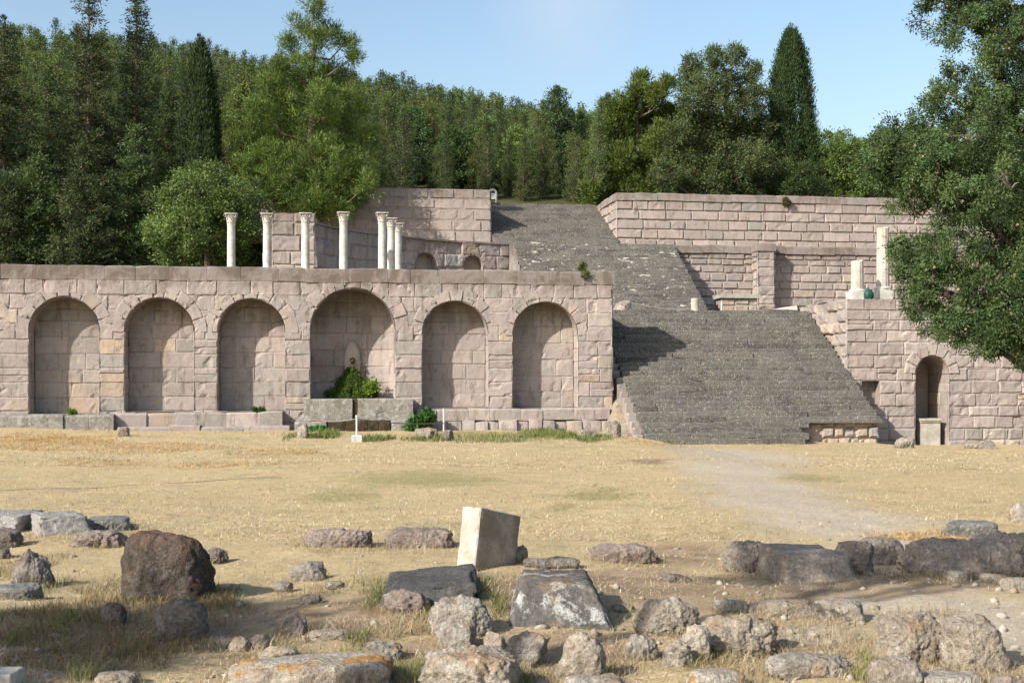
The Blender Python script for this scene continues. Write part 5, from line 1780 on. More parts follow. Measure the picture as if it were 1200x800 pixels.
# farther up the slope the wood reads as one mass
lowp = []
for i, (H, Rb, pw, base) in enumerate(specs):
    r2 = np.random.default_rng(400 + i)
    fol, wood = conifer_data(r2, H, Rb, n_leaf=16, step=.09, power=pw, z0=.10, ln=.28, wd=.05, base=base, cl=.66, upturn=.7, droop=.1, irregular=.3, var=.45)
    lowp.append(merged(fol, wood))
VV, QQ, CC, MM = [], [], [], []; off = 0
for (X, Y) in far:
    V, Q, C, mi = lowp[int(tr.integers(len(lowp)))]
    a = tr.uniform(0, 6.28); s = tr.uniform(.58, .88); w_ = s * tr.uniform(.95, 1.25)
    P = np.stack([(V[:, 0] * math.cos(a) - V[:, 1] * math.sin(a)) * w_ + X, (V[:, 0] * math.sin(a) + V[:, 1] * math.cos(a)) * w_ + Y, V[:, 2] * s + hz(X, Y) - .2], 1)
    VV.append(P); QQ.append(Q + off); CC.append(C * tr.uniform(.75, 1.12)); MM.append(mi); off += len(V)
o = np_mesh('far_forest', np.concatenate(VV), np.concatenate(QQ), [M['needle'], M['bark']], None, (0, 0, 0), np.concatenate(CC), False, np.concatenate(MM))
o['kind'] = 'stuff'
import sys; sys.stderr.write('forest %d %.1f %d %d\n' % (len(placed), max(p[1] for p in placed), len(far), off))

def conifer(label, px, pyt, D, Rb_px, name='conifer_tree', zbase=None, group=None, **kw):
    x, y, zt = at_depth(px, pyt, D)
    zb = zbase if zbase is not None else hz(x, y)
    H = zt - zb
    r2 = np.random.default_rng(int(px * 3 + 11))
    fol, wood = conifer_data(r2, H, Rb_px / F * D, **kw)
    root = thing(name, label, 'tree', (x, y, zb), group)
    off = np.array([x, y, zb])
    fol.V = [v + off for v in fol.V]
    wood.v = [tuple(np.array(v) + off) for v in wood.v]
    wood.build('trunk', M['bark'], root)
    fol.build('crown', M['needle'], root)
    return root
DK = (.062, .074, .031)
MD = (.074, .092, .034)
kwd = dict(n_leaf=52, step=.026, gap=.12, power=.8, ln=.17, wd=.029, cl=.46, droop=.25, upturn=.35, irregular=.5, var=.5)
conifer('tallest dark conifer of the left group, forked branch tip near its top', 104, -22, 64, 66, base=DK, **{**kwd, 'power': .9})
conifer('slender dark conifer with a thin spire reaching the picture top, left of the columnar cypress', 160, -14, 66, 52, base=DK, **{**kwd, 'power': 1.05})
conifer('dark conifer cut by the left edge of the picture', 4, 22, 62, 66, base=DK, **kwd)
conifer('dark bushy conifer below the tall left pair, above the arched wall', 42, 185, 59, 58, base=MD, zbase=4.0, **kwd)
conifer('dark bushy conifer standing in front of the tallest left conifer', 100, 165, 58.5, 50, base=DK, zbase=4.0, **kwd)
conifer('green bushy conifer right of the slender spire, left of the leafy tree', 160, 150, 60, 52, base=MD, zbase=4.0, **kwd)
conifer('mid height conifer between the left edge and the tallest left conifer', 56, 78, 68, 50, base=MD, **kwd)
conifer('mid height conifer between the slender spire and the columnar cypress', 200, 105, 70, 48, base=MD, **kwd)
conifer('short dark conifer filling the gap at the left edge above the wall', 8, 205, 58, 44, base=DK, zbase=4.0, **kwd)
conifer('yellowish green conifer right of the columnar cypress, behind the pine', 285, 88, 78, 50, base=(.125, .150, .042), **kwd)
x, y, z = at_depth(300, 262, 57)
conifer('dark bushy conifer behind the leftmost white columns', 296, 215, 58, 46, base=MD, zbase=4.0, **kwd)
mdl = dict(n_leaf=46, step=.032, power=.8, ln=.20, wd=.034, cl=.45, irregular=.45, var=.45)
conifer('bluish green conifer just above the left part of the upper left wall', 488, 128, 84, 34, base=(.095, .135, .058), **mdl)
conifer('narrow conifer right of the bluish one, above the upper left wall', 530, 150, 82, 30, base=(.095, .125, .043), **mdl)
conifer('dark conifer just right of the foot of the big pine', 450, 118, 88, 36, base=MD, **mdl)
conifer('dark layered conifer standing out on the skyline above the upper stairs', 652, 103, 88, 36, base=(.080, .102, .042), **mdl)
conifer('short green conifer left of the dark layered one above the stairs', 606, 150, 84, 36, base=(.120, .148, .043), **mdl)
conifer('green conifer above the white rail at the head of the stairs', 568, 140, 86, 32, base=(.105, .138, .043), **mdl)
conifer('young yellow green conifer above the right half of the stair head', 690, 172, 82, 30, base=(.145, .172, .043), **mdl)
conifer('small dark spire on the skyline between the stair head and the yellow pine', 712, 112, 100, 24, base=DK, **mdl)

# columnar cypresses
def columnar(label, px, pyt, pyb, D, half_px, base, zb=None, lean=0.0):
    x, y, zt = at_depth(px, pyt, D)
    zb = zb if zb is not None else hz(x, y)
    H = zt - zb; Rm = half_px / F * D
    r2 = np.random.default_rng(int(px))
    root = thing('columnar_cypress', label, 'tree', (x, y, zb))
    cs, os_, rs = [], [], []
    ns = 44
    for s in range(ns):                       # upright plumes packed into a spindle
        a = r2.uniform(0, 6.28); rad = 0 if s == 0 else (.35 + .65 * math.sqrt(r2.random()))
        top_f = 1.0 if s == 0 else r2.uniform(.90, .995) - .22 * max(0, rad - .6) * r2.random()
        for f in np.arange(.03, top_f, .014):
            prof = (min(1, f / .10) ** .5) * (max(0.0, 1 - (max(0, f - .25) / .76) ** 2.4)) ** .62
            tip = min(1, (top_f - f) / .10)
            rr = Rm * prof * rad * (.75 + .25 * tip)
            aa = a + .4 * math.sin(f * 6 + s)
            cs.append((x + rr * math.cos(aa) + r2.normal(0, .05), y + rr * math.sin(aa) + r2.normal(0, .05), zb + H * f))
            os_.append((math.cos(aa) * .5, math.sin(aa) * .5, 1.0)); rs.append(.30 * (.45 + .55 * tip) * (Rm / 1.2))
    fol = Fol()
    fol.add(leaves(np.array(cs), np.array(os_), np.array(rs), 22, .20, .028, r2, up=1.1, spread=.5, base=base, var=.35, hue=.15))
    wood = MB(); wood.tube([(x, y, zb - .3), (x, y, zb + H * .5), (x, y, zb + H * .95)], [.25, .14, .02], 8)
    wood.build('trunk', M['bark'], root)
    fol.build('crown', M['leaf'], root)
columnar('dark columnar cypress with a rounded tip in the left tree group', 234, 42, 200, 66, 25, (.046, .066, .026))
columnar('tall columnar cypress on the skyline, right of the broad dark tree', 927, 31, 230, 80, 28, (.062, .088, .032), 12.0)

# leafy tree behind the leftmost columns
r2 = np.random.default_rng(8)
L = pxlobes([(235, 222, 34), (205, 240, 30), (268, 236, 30), (190, 268, 24), (222, 262, 36), (258, 268, 36), (288, 262, 22), (205, 292, 26), (240, 296, 30), (275, 292, 24), (250, 208, 18)], 55, .8, r2)
x, y, _ = at_depth(238, 300, 55)
lobe_tree('broadleaf_tree', 'rounded bright green leafy tree behind the leftmost white column', (x, y, 4.0), L, r2, tuft_r=.34, tufts=40, n_leaf=60, ln=.12, wd=.036, base=(.135, .175, .055), up=.1, trunk_r=.18, hue=.15)

# big pine left of centre
r2 = np.random.default_rng(12)
pl = [(368, 10, 15), (352, 32, 13), (388, 40, 15), (405, 50, 12), (340, 55, 14), (372, 48, 17), (412, 68, 12), (335, 78, 18), (362, 80, 22), (392, 88, 22), (318, 100, 20), (345, 112, 26), (380, 122, 28), (412, 118, 22),
      (300, 132, 20), (325, 146, 28), (362, 155, 32), (400, 155, 30), (428, 160, 18), (288, 165, 18), (312, 180, 26), (348, 190, 32), (388, 192, 34), (420, 196, 24), (284, 196, 18), (310, 212, 26), (345, 222, 30), (382, 226, 30), (415, 226, 24), (432, 215, 14), (330, 236, 20), (366, 240, 22), (402, 240, 18)]
L = pxlobes(pl, 66.2, .8, r2)
x, y, _ = at_depth(364, 300, 66.4)
lobe_tree('pine_tree', 'big bright green pine with an open airy top, left of the centre', (x, y, 7.9), L, r2, tuft_r=.36, tufts=32, n_leaf=70, ln=.24, wd=.018, base=(.108, .140, .036), up=.75, mat='needle', trunk_r=.26, hue=.18, var=.4, shell=.4)

# yellowish pine right of the stair head
r2 = np.random.default_rng(14)
pl = [(752, 92, 9), (745, 108, 12), (770, 112, 13), (782, 100, 8), (730, 125, 15), (758, 135, 19), (786, 132, 14), (715, 150, 16), (742, 160, 21), (775, 165, 22), (702, 178, 16), (726, 190, 22), (758, 196, 24), (790, 190, 18), (690, 205, 14), (712, 215, 20), (745, 222, 24), (778, 222, 20), (692, 226, 12)]
L = pxlobes(pl, 80, 1.0, r2)
x, y, _ = at_depth(748, 240, 80.9)
lobe_tree('pine_tree', 'yellow green pine right of the stair head, left of the broad dark tree', (x, y, 12.2), L, r2, tuft_r=.40, tufts=64, n_leaf=60, ln=.27, wd=.03, base=(.120, .150, .036), up=.8, mat='needle', trunk_r=.24, hue=.18, var=.35, shell=.4)

# broad dark tree
r2 = np.random.default_rng(16)
pl = [(838, 68, 14), (812, 74, 13), (862, 66, 15), (882, 84, 12), (806, 95, 15), (835, 98, 24), (868, 102, 20), (892, 108, 11), (812, 122, 20), (842, 130, 24), (876, 132, 22), (800, 150, 20), (830, 160, 26), (866, 160, 26), (894, 152, 16), (784, 178, 18), (812, 186, 26), (848, 190, 30), (884, 186, 24), (906, 178, 14), (778, 205, 18), (806, 212, 22), (838, 215, 26), (872, 214, 26), (902, 208, 20), (918, 200, 12)]
L = pxlobes(pl, 78, 1.2, r2)
x, y, _ = at_depth(850, 240, 78)
lobe_tree('cypress_tree', 'broad dark spreading tree with a flat ragged top beside the columnar cypress', (x, y, 12.0), L, r2, tuft_r=.32, tufts=85, n_leaf=40, ln=.16, wd=.030, base=(.088, .104, .044), up=.3, trunk_r=.3, hue=.2, var=.42, shell=.5)

# greenery above the right wall
r2 = np.random.default_rng(18)
for lab, pl, D, b_, in (('low green bushy tree right of the columnar cypress above the wall', [(968, 172, 18), (990, 170, 16), (962, 192, 22), (990, 190, 22), (1012, 180, 16), (975, 216, 22), (1005, 214, 20)], 80, (.125, .15, .042)),
                        ('pale green airy tree behind the left branches of the nearest cypress', [(1035, 162, 12), (1058, 158, 12), (1025, 176, 18), (1052, 175, 20), (1080, 165, 18), (1040, 205, 22), (1075, 200, 24)], 84, (.11, .138, .05)),
                        ('dark green bush on the wall top right of the broad dark tree', [(945, 205, 16), (952, 222, 14), (930, 220, 14)], 77, (.045, .065, .022)),
                        ('green tree above the right wall, mostly hidden by the nearest cypress', [(1115, 190, 24), (1150, 185, 26), (1120, 215, 28), (1165, 212, 30), (1200, 190, 28), (1235, 200, 30)], 80, (.06, .09, .025))):
    L = pxlobes(pl, D, .8, r2)
    x, y, _ = at_depth(np.mean([p[0] for p in pl]), 240, D)
    lobe_tree('broadleaf_tree', lab, (x, y, 12.1), L, r2, tuft_r=.36, tufts=38, n_leaf=44, ln=.18, wd=.036, base=b_, up=.3, trunk_r=.15, hue=.2)

# off-frame trees on the left whose shade falls across the foreground
for lab, bx_, by_, lobs in (
    ('tree standing left of the picture whose shade falls on the left foreground', -9.8, 3.1, [(0, 0, 5.6, .9), (-1.2, -.6, 5.2, .8), (1.0, .5, 5.3, .8), (.2, -.1, 6.2, .7), (-.6, .1, 4.9, .7), (1.6, .4, 5.2, .6), (-2.2, -.9, 5.5, .8), (-.3, -.8, 5.3, .7), (.6, -.6, 5.0, .6), (-1.4, -1.2, 5.0, .6)]),
    ('tall tree standing left of the picture whose shade reaches the right foreground', -5.9, 2.9, [(0, .1, 8.3, .7), (1.1, .3, 8.2, .7), (2.2, .4, 8.3, .65), (3.3, .55, 8.2, .6), (4.4, .7, 8.3, .55), (-1.0, .05, 8.2, .55)])):
    r2 = np.random.default_rng(int(abs(bx_ * 10)))
    L = [(bx_ + a, by_ + b, c, d) for (a, b, c, d) in lobs]
    lobe_tree('pine_tree', lab, (bx_, by_, 0), L, r2, tuft_r=.26, tufts=46, n_leaf=22, ln=.2, wd=.045, base=(.06, .09, .025), up=.4, mat='needle', trunk_r=.16, trunk_to=(bx_ + .1, by_))
# ------------------------------------------------------------------ grass, weeds and small plants
gr = np.random.default_rng(55)
from numpy import interp
def gz_at(x, y):
    """height of the built ground mesh (bilinear)"""
    i = np.clip(np.searchsorted(gxs, x) - 1, 0, len(gxs) - 2); j = np.clip(np.searchsorted(gys, y) - 1, 0, len(gys) - 2)
    u = (x - gxs[i]) / (gxs[i + 1] - gxs[i]); v = (y - gys[j]) / (gys[j + 1] - gys[j])
    return GZ[i, j] * (1 - u) * (1 - v) + GZ[i + 1, j] * u * (1 - v) + GZ[i, j + 1] * (1 - u) * v + GZ[i + 1, j + 1] * u * v

def in_rock(x, y, pad=.85):
    m = np.zeros(len(x), bool)
    for (X, Y, w, d) in ROCKS:
        m |= ((x - X) / (w * .5 * pad)) ** 2 + ((y - Y) / (d * .5 * pad)) ** 2 < 1
    return m

def blades(x, y, L, W, tilt, colr, rg_):
    """bent two-segment blades standing or lying on the ground"""
    n = len(x)
    z = gz_at(x, y) - .004
    a = rg_.uniform(0, 6.283, n)
    h = np.stack([np.cos(a), np.sin(a), np.zeros(n)], 1)
    s, c = np.sin(tilt)[:, None], np.cos(tilt)[:, None]
    d1 = h * s * .8 + np.array([0, 0, 1.0]) * c
    t2 = np.minimum(tilt + .5, 1.5); d2 = h * np.sin(t2)[:, None] + np.array([0, 0, 1.0]) * np.cos(t2)[:, None]
    side = np.stack([-np.sin(a), np.cos(a), np.zeros(n)], 1)
    b = rg_.uniform(0, 6.283, n)
    side = side * np.cos(b)[:, None] * .6 + np.stack([np.cos(b * 1.7), np.sin(b * 1.7), np.zeros(n)], 1) * .6
    P = np.stack([x, y, z], 1)
    Wd = (W / 2)[:, None] * side
    Lh = (L * .5)[:, None]
    M1 = P + d1 * Lh; T = M1 + d2 * Lh
    V = np.stack([P - Wd, P + Wd, M1 + Wd * .8, M1 - Wd * .8, T + Wd * .15, T - Wd * .15], 1).reshape(-1, 3)
    k = np.arange(n)[:, None] * 6
    Q = np.concatenate([k + np.array([[0, 1, 2, 3]]), k + np.array([[3, 2, 4, 5]])], 0)
    return V, Q, np.repeat(colr, 6, 0)

def sample_wedge(n, y0, y1, rg_, pw=1.0):
    D = 1 / rg_.uniform(1 / y1 ** pw, 1 / y0 ** pw, n) ** (1 / pw)
    px = rg_.uniform(-120, 1320, n)
    u = (px - 600) / F
    return D * (u * CY + SY), D * (-u * SY + CY), D

def masks(x, y):
    return blob_mask(SOIL, x, y), blob_mask(GRAV, x, y), blob_mask(GREEN, x, y)

STRAW = np.array([(.72, .58, .34), (.80, .67, .43), (.63, .49, .28), (.51, .385, .21), (.70, .60, .39), (.39, .29, .165), (.85, .74, .53)])
def straw_cols(n, rg_):
    return STRAW[rg_.integers(0, len(STRAW), n)] * rg_.uniform(.75, 1.1, (n, 1))

parts = []
# lying straw and stubble over the field
for (n, d0, d1, Lr, Wr) in ((120000, 5.8, 14, (.05, .16), (.0035, .006)), (85000, 13, 24, (.06, .17), (.006, .010)), (60000, 23, 36, (.07, .18), (.010, .018))):
    x, y, D = sample_wedge(n, d0, d1, gr)
    so, gv, ge = masks(x, y)
    pn = np.array([nz(a * .9, b * .9, 2.0) for a, b in zip(x, y)])
    keep = gr.random(n) < np.clip(.95 - .38 * so - 1.0 * gv + .35 * pn, .04, 1)
    keep &= ~in_rock(x, y, .8) & (y < 34.2) & ~((x > 7.9) & (x < 15.2) & (y > 32.35)) & ~((x < 7.8) & (y > 34.25))
    x, y = x[keep], y[keep]; n = len(x); ge = ge[keep]
    tilt = np.where(gr.random(n) < .80, gr.uniform(1.2, 1.56, n), gr.uniform(.2, 1.1, n))
    L = gr.uniform(*Lr, n) * np.where(tilt > 1.1, 1.0, .42)
    cc = straw_cols(n, gr)
    cc *= np.clip(.98 + .42 * np.array([nz(a * .55, b * 1.3, 4.0) + .6 * nz(a * 1.9, b * 2.6, 8.0) for a, b in zip(x, y)]), .62, 1.15)[:, None]
    isg = gr.random(n) < ge * .5
    cc[isg] = np.array([(.13, .17, .045)]) * gr.uniform(1.0, 1.9, (isg.sum(), 1))
    parts.append(blades(x, y, L, gr.uniform(*Wr, n), tilt, cc, gr))
# thicker hay swept against the wall foot
def patch(px, py, rx, ry, n, Lr, Wr, tr_, cols_, rg_=gr):
    cx, cy, _, D = on_ground(px, py)
    wx = rx / F * D
    _, y2, _, _ = on_ground(px, py - ry); _, y1, _, _ = on_ground(px, min(py + ry, 850))
    a = rg_.uniform(0, 6.283, n); r = np.sqrt(rg_.random(n)) * (1 + .25 * np.sin(a * 3 + px))
    u, v = r * np.cos(a) * wx, r * np.sin(a) * (y2 - y1) / 2
    x = cx + u * CY + v * SY; y = (y1 + y2) / 2 - u * SY + v * CY
    k = ~in_rock(x, y, .9); x, y = x[k], y[k]; n = len(x)
    cc = np.array(cols_)[rg_.integers(0, len(cols_), n)] * rg_.uniform(.7, 1.25, (n, 1))
    return blades(x, y, rg_.uniform(*Lr, n), rg_.uniform(*Wr, n), rg_.uniform(*tr_, n), cc, rg_)
HAY = [(.64, .43, .19), (.56, .36, .15), (.72, .52, .25), (.46, .28, .12)]
for (px, py, rx, ry, n) in ((60, 520, 80, 9, 9000), (190, 525, 80, 6, 5000), (330, 530, 60, 4, 2500), (40, 512, 60, 5, 4000), (260, 545, 60, 4, 1500), (120, 542, 60, 4, 1500), (900, 520, 60, 3, 1500), (760, 520, 40, 4, 1500), (1080, 630, 60, 8, 1500)):
    parts.append(patch(px, py, rx, ry, n, (.05, .15), (.008, .014), (.9, 1.56), HAY))
# standing dry tufts among the stones
DRY = [(.44, .34, .20), (.54, .44, .28), (.34, .25, .14), (.50, .41, .27)]
DRYB = [(.24, .17, .09), (.32, .24, .12), (.20, .15, .07), (.36, .27, .14), (.17, .17, .06)]
for (px, py, rx, ry, n, b) in ((60, 735, 90, 30, 7000, 1), (110, 770, 90, 22, 5500, 1), (210, 720, 80, 26, 5000, 1), (150, 690, 60, 16, 3000, 1), (255, 705, 22, 14, 1500, 1), (30, 665, 40, 12, 1500, 1), (190, 760, 60, 12, 2200, 1), (480, 735, 45, 16, 2600, 0), (360, 745, 45, 10, 1800, 0),
                             (440, 745, 50, 12, 2000, 0), (330, 770, 60, 10, 1400, 0), (870, 760, 50, 12, 2200, 0), (860, 785, 50, 14, 2200, 0), (960, 745, 60, 12, 1800, 0), (1010, 760, 40, 16, 2000, 0), (720, 775, 40, 18, 1800, 0), (620, 790, 40, 12, 1200, 0),
                             (960, 725, 60, 8, 1300, 0), (1080, 720, 50, 6, 1000, 0), (1150, 790, 50, 10, 1200, 0), (590, 685, 25, 10, 900, 0), (940, 675, 60, 6, 900, 1), (1110, 680, 70, 6, 900, 1), (480, 645, 60, 5, 900, 0), (395, 645, 60, 5, 900, 0), (730, 660, 50, 5, 900, 0),
                             (70, 632, 50, 6, 900, 0), (130, 640, 40, 6, 900, 0), (1040, 790, 40, 14, 1300, 0), (790, 740, 30, 10, 900, 0), (400, 690, 70, 8, 900, 1)):
    parts.append(patch(px, py, rx, ry, int(n * (1.0 if b else .6)), (.03, .12), (.0025, .0055), (.2, 1.56), DRYB if b else DRY))
# dry grass grown up round the foot of every stone
for (X, Y, w, d) in ROCKS:
    if Y > 24: continue
    n = int(min(420, 260 * (w + d)))
    a = gr.uniform(0, 6.283, n); r = gr.uniform(.86, 1.22, n)
    u, v = np.cos(a) * r * w * .5, np.sin(a) * r * d * .5
    x, y = X + u * CY + v * SY, Y - u * SY + v * CY
    dens = np.array([nz(p * 2.2, q * 2.2, 1.7) for p, q in zip(x, y)]) > -.12
    x, y = x[dens], y[dens]; n = len(x)
    pal = np.array(DRY + DRYB[:2] + [(.22, .24, .08)])
    cc = pal[gr.integers(0, len(pal), n)] * gr.uniform(.7, 1.2, (n, 1))
    parts.append(blades(x, y, gr.uniform(.04, .13, n) * min(1.2, .6 + w), gr.uniform(.003, .006, n) * max(1, Y / 11), gr.uniform(.05, 1.2, n), cc, gr))
off = 0
V = []; Q = []; C = []
for a, b, c in parts:
    V.append(a); Q.append(b + off); C.append(c); off += len(a)
o = np_mesh('dry_grass', np.concatenate(V), np.concatenate(Q), M['blade'], None, (0, 0, 0), np.concatenate(C))
o['kind'] = 'stuff'

GRN = [(.13, .18, .045), (.19, .23, .06), (.10, .14, .04), (.27, .28, .10)]
LIME = [(.24, .29, .08), (.19, .24, .06), (.34, .36, .13), (.42, .38, .18)]
parts = []
for (px, py, rx, ry, n, cs_) in ((442, 700, 9, 12, 700, GRN), (560, 690, 20, 12, 900, GRN), (585, 712, 10, 16, 600, GRN), (650, 722, 45, 8, 900, GRN), (495, 790, 32, 16, 2400, LIME), (450, 780, 18, 12, 700, LIME), (610, 800, 14, 14, 700, GRN), (712, 795, 10, 14, 500, GRN), (765, 738, 18, 6, 600, LIME),
                               (812, 775, 16, 10, 900, GRN), (835, 765, 14, 10, 600, GRN), (880, 748, 12, 12, 500, GRN), (1028, 780, 12, 14, 700, LIME), (100, 792, 22, 8, 900, LIME), (80, 730, 16, 14, 700, GRN), (25, 745, 16, 12, 700, GRN), (170, 700, 20, 8, 700, GRN), (60, 690, 14, 8, 500, GRN), (330, 770, 20, 8, 500, LIME),
                               (415, 770, 20, 6, 500, LIME), (300, 785, 14, 10, 500, LIME), (240, 700, 10, 10, 300, GRN), (905, 715, 10, 10, 500, GRN), (1010, 795, 14, 8, 500, LIME), (660, 690, 50, 4, 300, GRN), (862, 712, 12, 8, 400, GRN), (500, 725, 14, 8, 300, GRN), (420, 752, 14, 6, 300, GRN)):
    parts.append(patch(px, py, rx, ry, int(n * .5), (.04, .13), (.003, .006), (.1, 1.1), cs_))
    parts.append(patch(px, py, rx * 1.2, ry * 1.2, int(n * .35), (.04, .13), (.003, .006), (.2, 1.4), DRY))
for (px, py, rx, ry, n) in ((590, 513, 50, 3, 500), (655, 512, 40, 3, 600), (560, 517, 50, 2, 300), (692, 514, 22, 4, 700), (500, 515, 25, 3, 500), (440, 515, 20, 3, 700), (380, 511, 18, 4, 1400), (735, 508, 12, 6, 600), (345, 512, 10, 4, 300), (645, 508, 30, 4, 900)):
    parts.append(patch(px, py, rx, ry, n, (.06, .2), (.012, .022), (.05, .8), GRN))
off = 0
V = []; Q = []; C = []
for a, b, c in parts:
    V.append(a); Q.append(b + off); C.append(c); off += len(a)
o = np_mesh('green_grass', np.concatenate(V), np.concatenate(Q), M['green_blade'], None, (0, 0, 0), np.concatenate(C))
o['kind'] = 'stuff'

# loose small stones on the soil and the gravel
V0, F0 = ico(1)
n = 5200
x, y, D = sample_wedge(n, 6.0, 15, gr)
so, gv, ge = masks(x, y)
k = (gr.random(n) < np.clip(so * .55 + gv * .5, .05, 1)) & ~in_rock(x, y, 1.0)
x, y = x[k], y[k]; n = len(x)
r = np.exp(gr.normal(-4.5, .7, n)); r = np.clip(r, .004, .045)
z = gz_at(x, y)
sc3 = gr.uniform(.6, 1.3, (n, 3)) * r[:, None]; sc3[:, 2] *= .65
J = V0[None] * (1 + gr.normal(0, .14, (n, len(V0), 1)))
V = J * sc3[:, None, :] + np.stack([x, y, z + sc3[:, 2] * .3], 1)[:, None, :]
Fq = (F0[None] + (np.arange(n) * len(V0))[:, None, None]).reshape(-1, 3)
cc = np.array([(.34, .30, .25), (.42, .38, .32), (.26, .22, .18), (.50, .46, .39), (.36, .29, .21)])[gr.integers(0, 5, n)]
t = NT('small_loose_stones'); c_ = t.attr('tint'); n1 = t.noise(t.obj(), 40, 4, .6)
M['pebbles'] = t.done(t.principled(t.mix(t.ramp(n1, .35, .7, 0, .5), c_, (.2, .17, .14)), .95, .1, t.bump(n1, .5, .01)).outputs[0])
o = np_mesh('loose_stones', V.reshape(-1, 3), Fq, M['pebbles'], None, (0, 0, 0), np.repeat(cc, len(V0), 0))
o['kind'] = 'stuff'

# small plants that can be pointed at
def plant(name, label, x, y, z, lobes, rg_, base, cat='plant', ln=.12, wd=.04, tuft_r=.14, tufts=160, n_leaf=16, mat='leaf', up=.3, stems=True):
    root = thing(name, label, cat, (x, y, z))
    cs, os_ = [], []
    st = MB()
    for (lx, ly, lz, lr) in lobes:
        n = int(tufts * lr * lr * 6) + 6
        d = unit(rg_.normal(size=(n, 3)))
        cs.append(np.array([lx, ly, lz]) + d * lr * rg_.uniform(.4, 1, (n, 1))); os_.append(d)
        st.tube([(x, y, z), ((x + lx) / 2, (y + ly) / 2, (z + lz) / 2 + .02), (lx, ly, lz)], [.012, .009, .004], 5)
    fol = Fol(); cs = np.concatenate(cs)
    fol.add(leaves(cs, np.concatenate(os_), np.full(len(cs), tuft_r), n_leaf, ln, wd, rg_, up=up, base=base, hue=.15, var=.35))
    st.build('stems', M['bark'], root)
    fol.build('leaves', M[mat], root)
    return root
pr = np.random.default_rng(4)
x, y, z = on_y(494, 512, 34.0); z = float(ground_h(x, y))
plant('shrub', 'dark green shrub against the wall just right of the fountain', x, y, z, [(*on_y(484, 497, 34.15), .12), (*on_y(494, 495, 34.1), .14), (*on_y(502, 491, 34.15), .11), (*on_y(500, 486, 34.2), .08)], pr, (.05, .12, .03), 'shrub')
x, y, z = on_y(373, 512, 34.2); z = float(ground_h(x, y))
plant('weed_clump', 'bright green weed clump at the left foot of the fountain basin', x, y, z, [(*on_y(368, 508, 34.2), .12), (*on_y(377, 507, 34.2), .12), (*on_y(382, 510, 34.2), .09)], pr, (.07, .14, .035), 'weed')
x, y, z = on_y(683, 318, 35.2)
plant('weed_clump', 'small weed growing on top of the arched wall near its right end', x, y, ZT - .02, [(x, y, ZT + .08, .05), (x + .03, y, ZT + .18, .035), (x - .04, y, ZT + .03, .05), (x + .01, y - .22, ZT - .10, .05)], pr, (.12, .12, .045), 'weed', ln=.1, wd=.02, tuft_r=.08)
x, y, z = on_y(84, 485, 34.9)
plant('weed_clump', 'tiny green tuft on the sill of the leftmost arched niche', x, y, z, [(x, y - .1, z + .04, .06), (x + .08, y - .12, z + .03, .05)], pr, (.12, .18, .04), 'weed', ln=.07, wd=.02, tuft_r=.05)
x, y, z = on_y(305, 481, 34.9)
plant('weed_clump', 'low green tuft on the sill of the third arched niche', x, y, z, [(x, y - .1, z + .03, .05), (x - .15, y - .12, z + .02, .05), (x + .1, y - .12, z + .02, .04)], pr, (.10, .15, .04), 'weed', ln=.07, wd=.02, tuft_r=.05)
x, y, z = on_y(1083, 235 + 12, 67.9)
x, y, z = on_y(920, 236, YU - .05)
plant('weed_clump', 'brown dry tuft growing from the upper right wall below the cypress', x, y, z, [(x, y - .1, z, .14), (x + .12, y - .1, z - .1, .1)], pr, (.14, .10, .05), 'weed', ln=.15, wd=.03, tuft_r=.1)

# wet moss spilling from the spout
mx0, _, _ = on_y(413, 440, YF + .6)
u0, u1, zs, zsp, Rr = NI[4]
root = thing('moss_cushion', 'vivid green moss heaped under the stone spout in the fountain niche', 'moss', (mx0, YF + .5, zs))
cs, os_, bs = [], [], []
for _ in range(1300):
    t = pr.random() ** .75
    top_z = on_y(413, 431, YF + .75)[2]
    zz = zs + (1 - t) * (top_z - zs)
    half = (.10 + .72 * t ** 1.15) * (1 + .22 * math.sin(t * 17 + 1) * (.5 + .5 * t))
    u = pr.uniform(-1, 1)
    if abs(u) < .10 and t > .1: continue
    bulge = math.sqrt(max(0, 1 - u * u))
    cs.append((mx0 - .02 + u * half, YF + .98 - (.12 + .36 * t) * bulge + pr.normal(0, .03), zz + pr.normal(0, .02)))
    os_.append((u * .5, -1, -.2))
cs = np.array(cs)
fol = Fol()
fol.add(leaves(cs, np.array(os_), np.full(len(cs), .06), 22, .04, .013, pr, up=-.5, base=(.075, .105, .018), hue=.25, var=.6))
fol.build('moss', M['moss'], root)
mb = MB()
P = []
for i in range(14):
    t = i / 13
    zz = zs - .0 + (1 - t) * (on_y(413, 433, YF + .75)[2] - zs)
    half = .08 + .60 * t ** 1.15
    P.append([(mx0 - .02 + u * half, YF + 1.0 - (.10 + .33 * t) * math.sqrt(max(0, 1 - u * u)), zz) for u in np.linspace(-1, 1, 25)])
mb.grid(P, (.1, .1, .05)); mb.build('tufa_mound', M['wet'], root, smooth=True)
cs2 = []
for _ in range(60):
    cs2.append((mx0 + .50 + pr.normal(0, .10), YF + .55 + pr.normal(0, .05), zs + .20 + abs(pr.normal(0, .14))))
plant_cs = np.array(cs2)
root2 = thing('fern_clump', 'lime green fern tuft at the right side of the fountain moss', 'plant', (mx0 + .50, YF + .4, zs))
fol = Fol(); fol.add(leaves(plant_cs, np.tile(np.array([[.1, -.8, .3]]), (len(cs2), 1)), np.full(len(cs2), .08), 12, .09, .025, pr, up=.2, base=(.15, .22, .035), hue=.15, var=.35))
fol.build('fronds', M['moss'], root2)
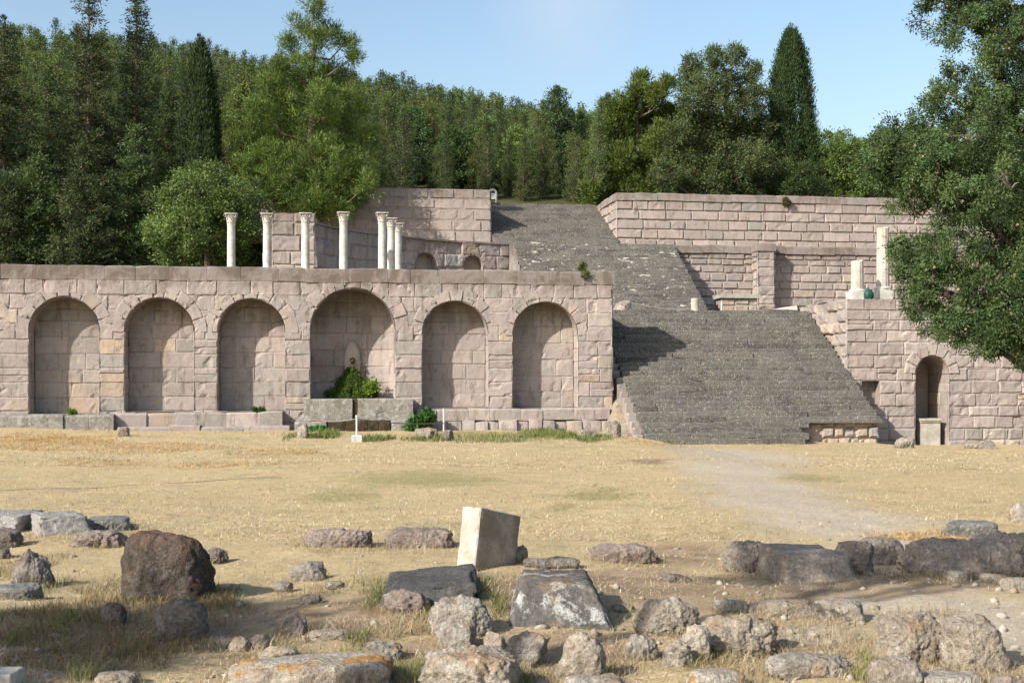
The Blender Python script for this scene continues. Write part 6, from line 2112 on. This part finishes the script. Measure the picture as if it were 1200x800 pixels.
# ------------------------------------------------------------------ camera, sun and sky
cam_d = bpy.data.cameras.new('camera')
cam = bpy.data.objects.new('camera', cam_d)
col.objects.link(cam)
cam.location = (0, 0, EYE)
cam.rotation_euler = (math.pi / 2, 0, -YAW)
cam_d.sensor_width = 36.0
cam_d.lens = F / 1200.0 * 36.0
cam_d.shift_y = (HOR - 400.0) / 1200.0
cam_d.clip_start = .1
cam_d.clip_end = 3000
sc.camera = cam

AZ, EL = R(56.0), R(32.0)
sv = Vector((-math.sin(AZ) * math.cos(EL), -math.cos(AZ) * math.cos(EL), math.sin(EL)))   # towards the sun
ld = bpy.data.lights.new('sun', 'SUN')
ld.energy = 4.6
ld.angle = R(.53)
ld.color = (1.0, .93, .82)
sun = bpy.data.objects.new('sun', ld)
col.objects.link(sun)
sun.rotation_euler = sv.to_track_quat('Z', 'Y').to_euler()
sun.location = (-40, -20, 40)

w = bpy.data.worlds.new('World')
sc.world = w
w.use_nodes = True
nt = w.node_tree
nt.nodes.clear()
out = nt.nodes.new('ShaderNodeOutputWorld')
bg = nt.nodes.new('ShaderNodeBackground')
sky = nt.nodes.new('ShaderNodeTexSky')
sky.sky_type = 'NISHITA'
sky.sun_disc = False
sky.sun_elevation = EL
sky.sun_rotation = math.atan2(sv.x, sv.y) % (2 * math.pi)
sky.altitude = 0
sky.air_density = 1.3
sky.dust_density = 2.0
sky.ozone_density = 2.0
bg.inputs['Strength'].default_value = .112
# one faint cloud high over the middle of the slope
tc = nt.nodes.new('ShaderNodeTexCoord')
cd = pray(668, 2); cl = math.sqrt(sum(q * q for q in cd))
dp = nt.nodes.new('ShaderNodeVectorMath'); dp.operation = 'DISTANCE'
nt.links.new(tc.outputs['Generated'], dp.inputs[0]); dp.inputs[1].default_value = [q / cl for q in cd]
cn = nt.nodes.new('ShaderNodeTexNoise'); cn.inputs['Scale'].default_value = 14; cn.inputs['Detail'].default_value = 6
nt.links.new(tc.outputs['Generated'], cn.inputs['Vector'])
mr = nt.nodes.new('ShaderNodeMapRange'); mr.interpolation_type = 'SMOOTHSTEP'
mr.inputs['From Min'].default_value = .085; mr.inputs['From Max'].default_value = .0
nt.links.new(dp.outputs['Value'], mr.inputs['Value'])
mm = nt.nodes.new('ShaderNodeMath'); mm.operation = 'MULTIPLY'
nt.links.new(mr.outputs[0], mm.inputs[0]); nt.links.new(cn.outputs['Fac'], mm.inputs[1])
mx = nt.nodes.new('ShaderNodeMix'); mx.data_type = 'RGBA'
nt.links.new(mm.outputs[0], mx.inputs[0]); nt.links.new(sky.outputs[0], mx.inputs[6]); mx.inputs[7].default_value = (3.1, 3.7, 4.6, 1)
nt.links.new(mx.outputs[2], bg.inputs['Color'])
nt.links.new(bg.outputs[0], out.inputs['Surface'])

sc.view_settings.view_transform = 'Standard'
sc.view_settings.look = 'None'
sc.view_settings.exposure = .86
sc.view_settings.gamma = 1.0
sc.view_settings.use_curve_mapping = False
sc.render.engine = 'CYCLES'
sc.cycles.use_denoising = True
sc.cycles.max_bounces = 6
sc.cycles.transparent_max_bounces = 8
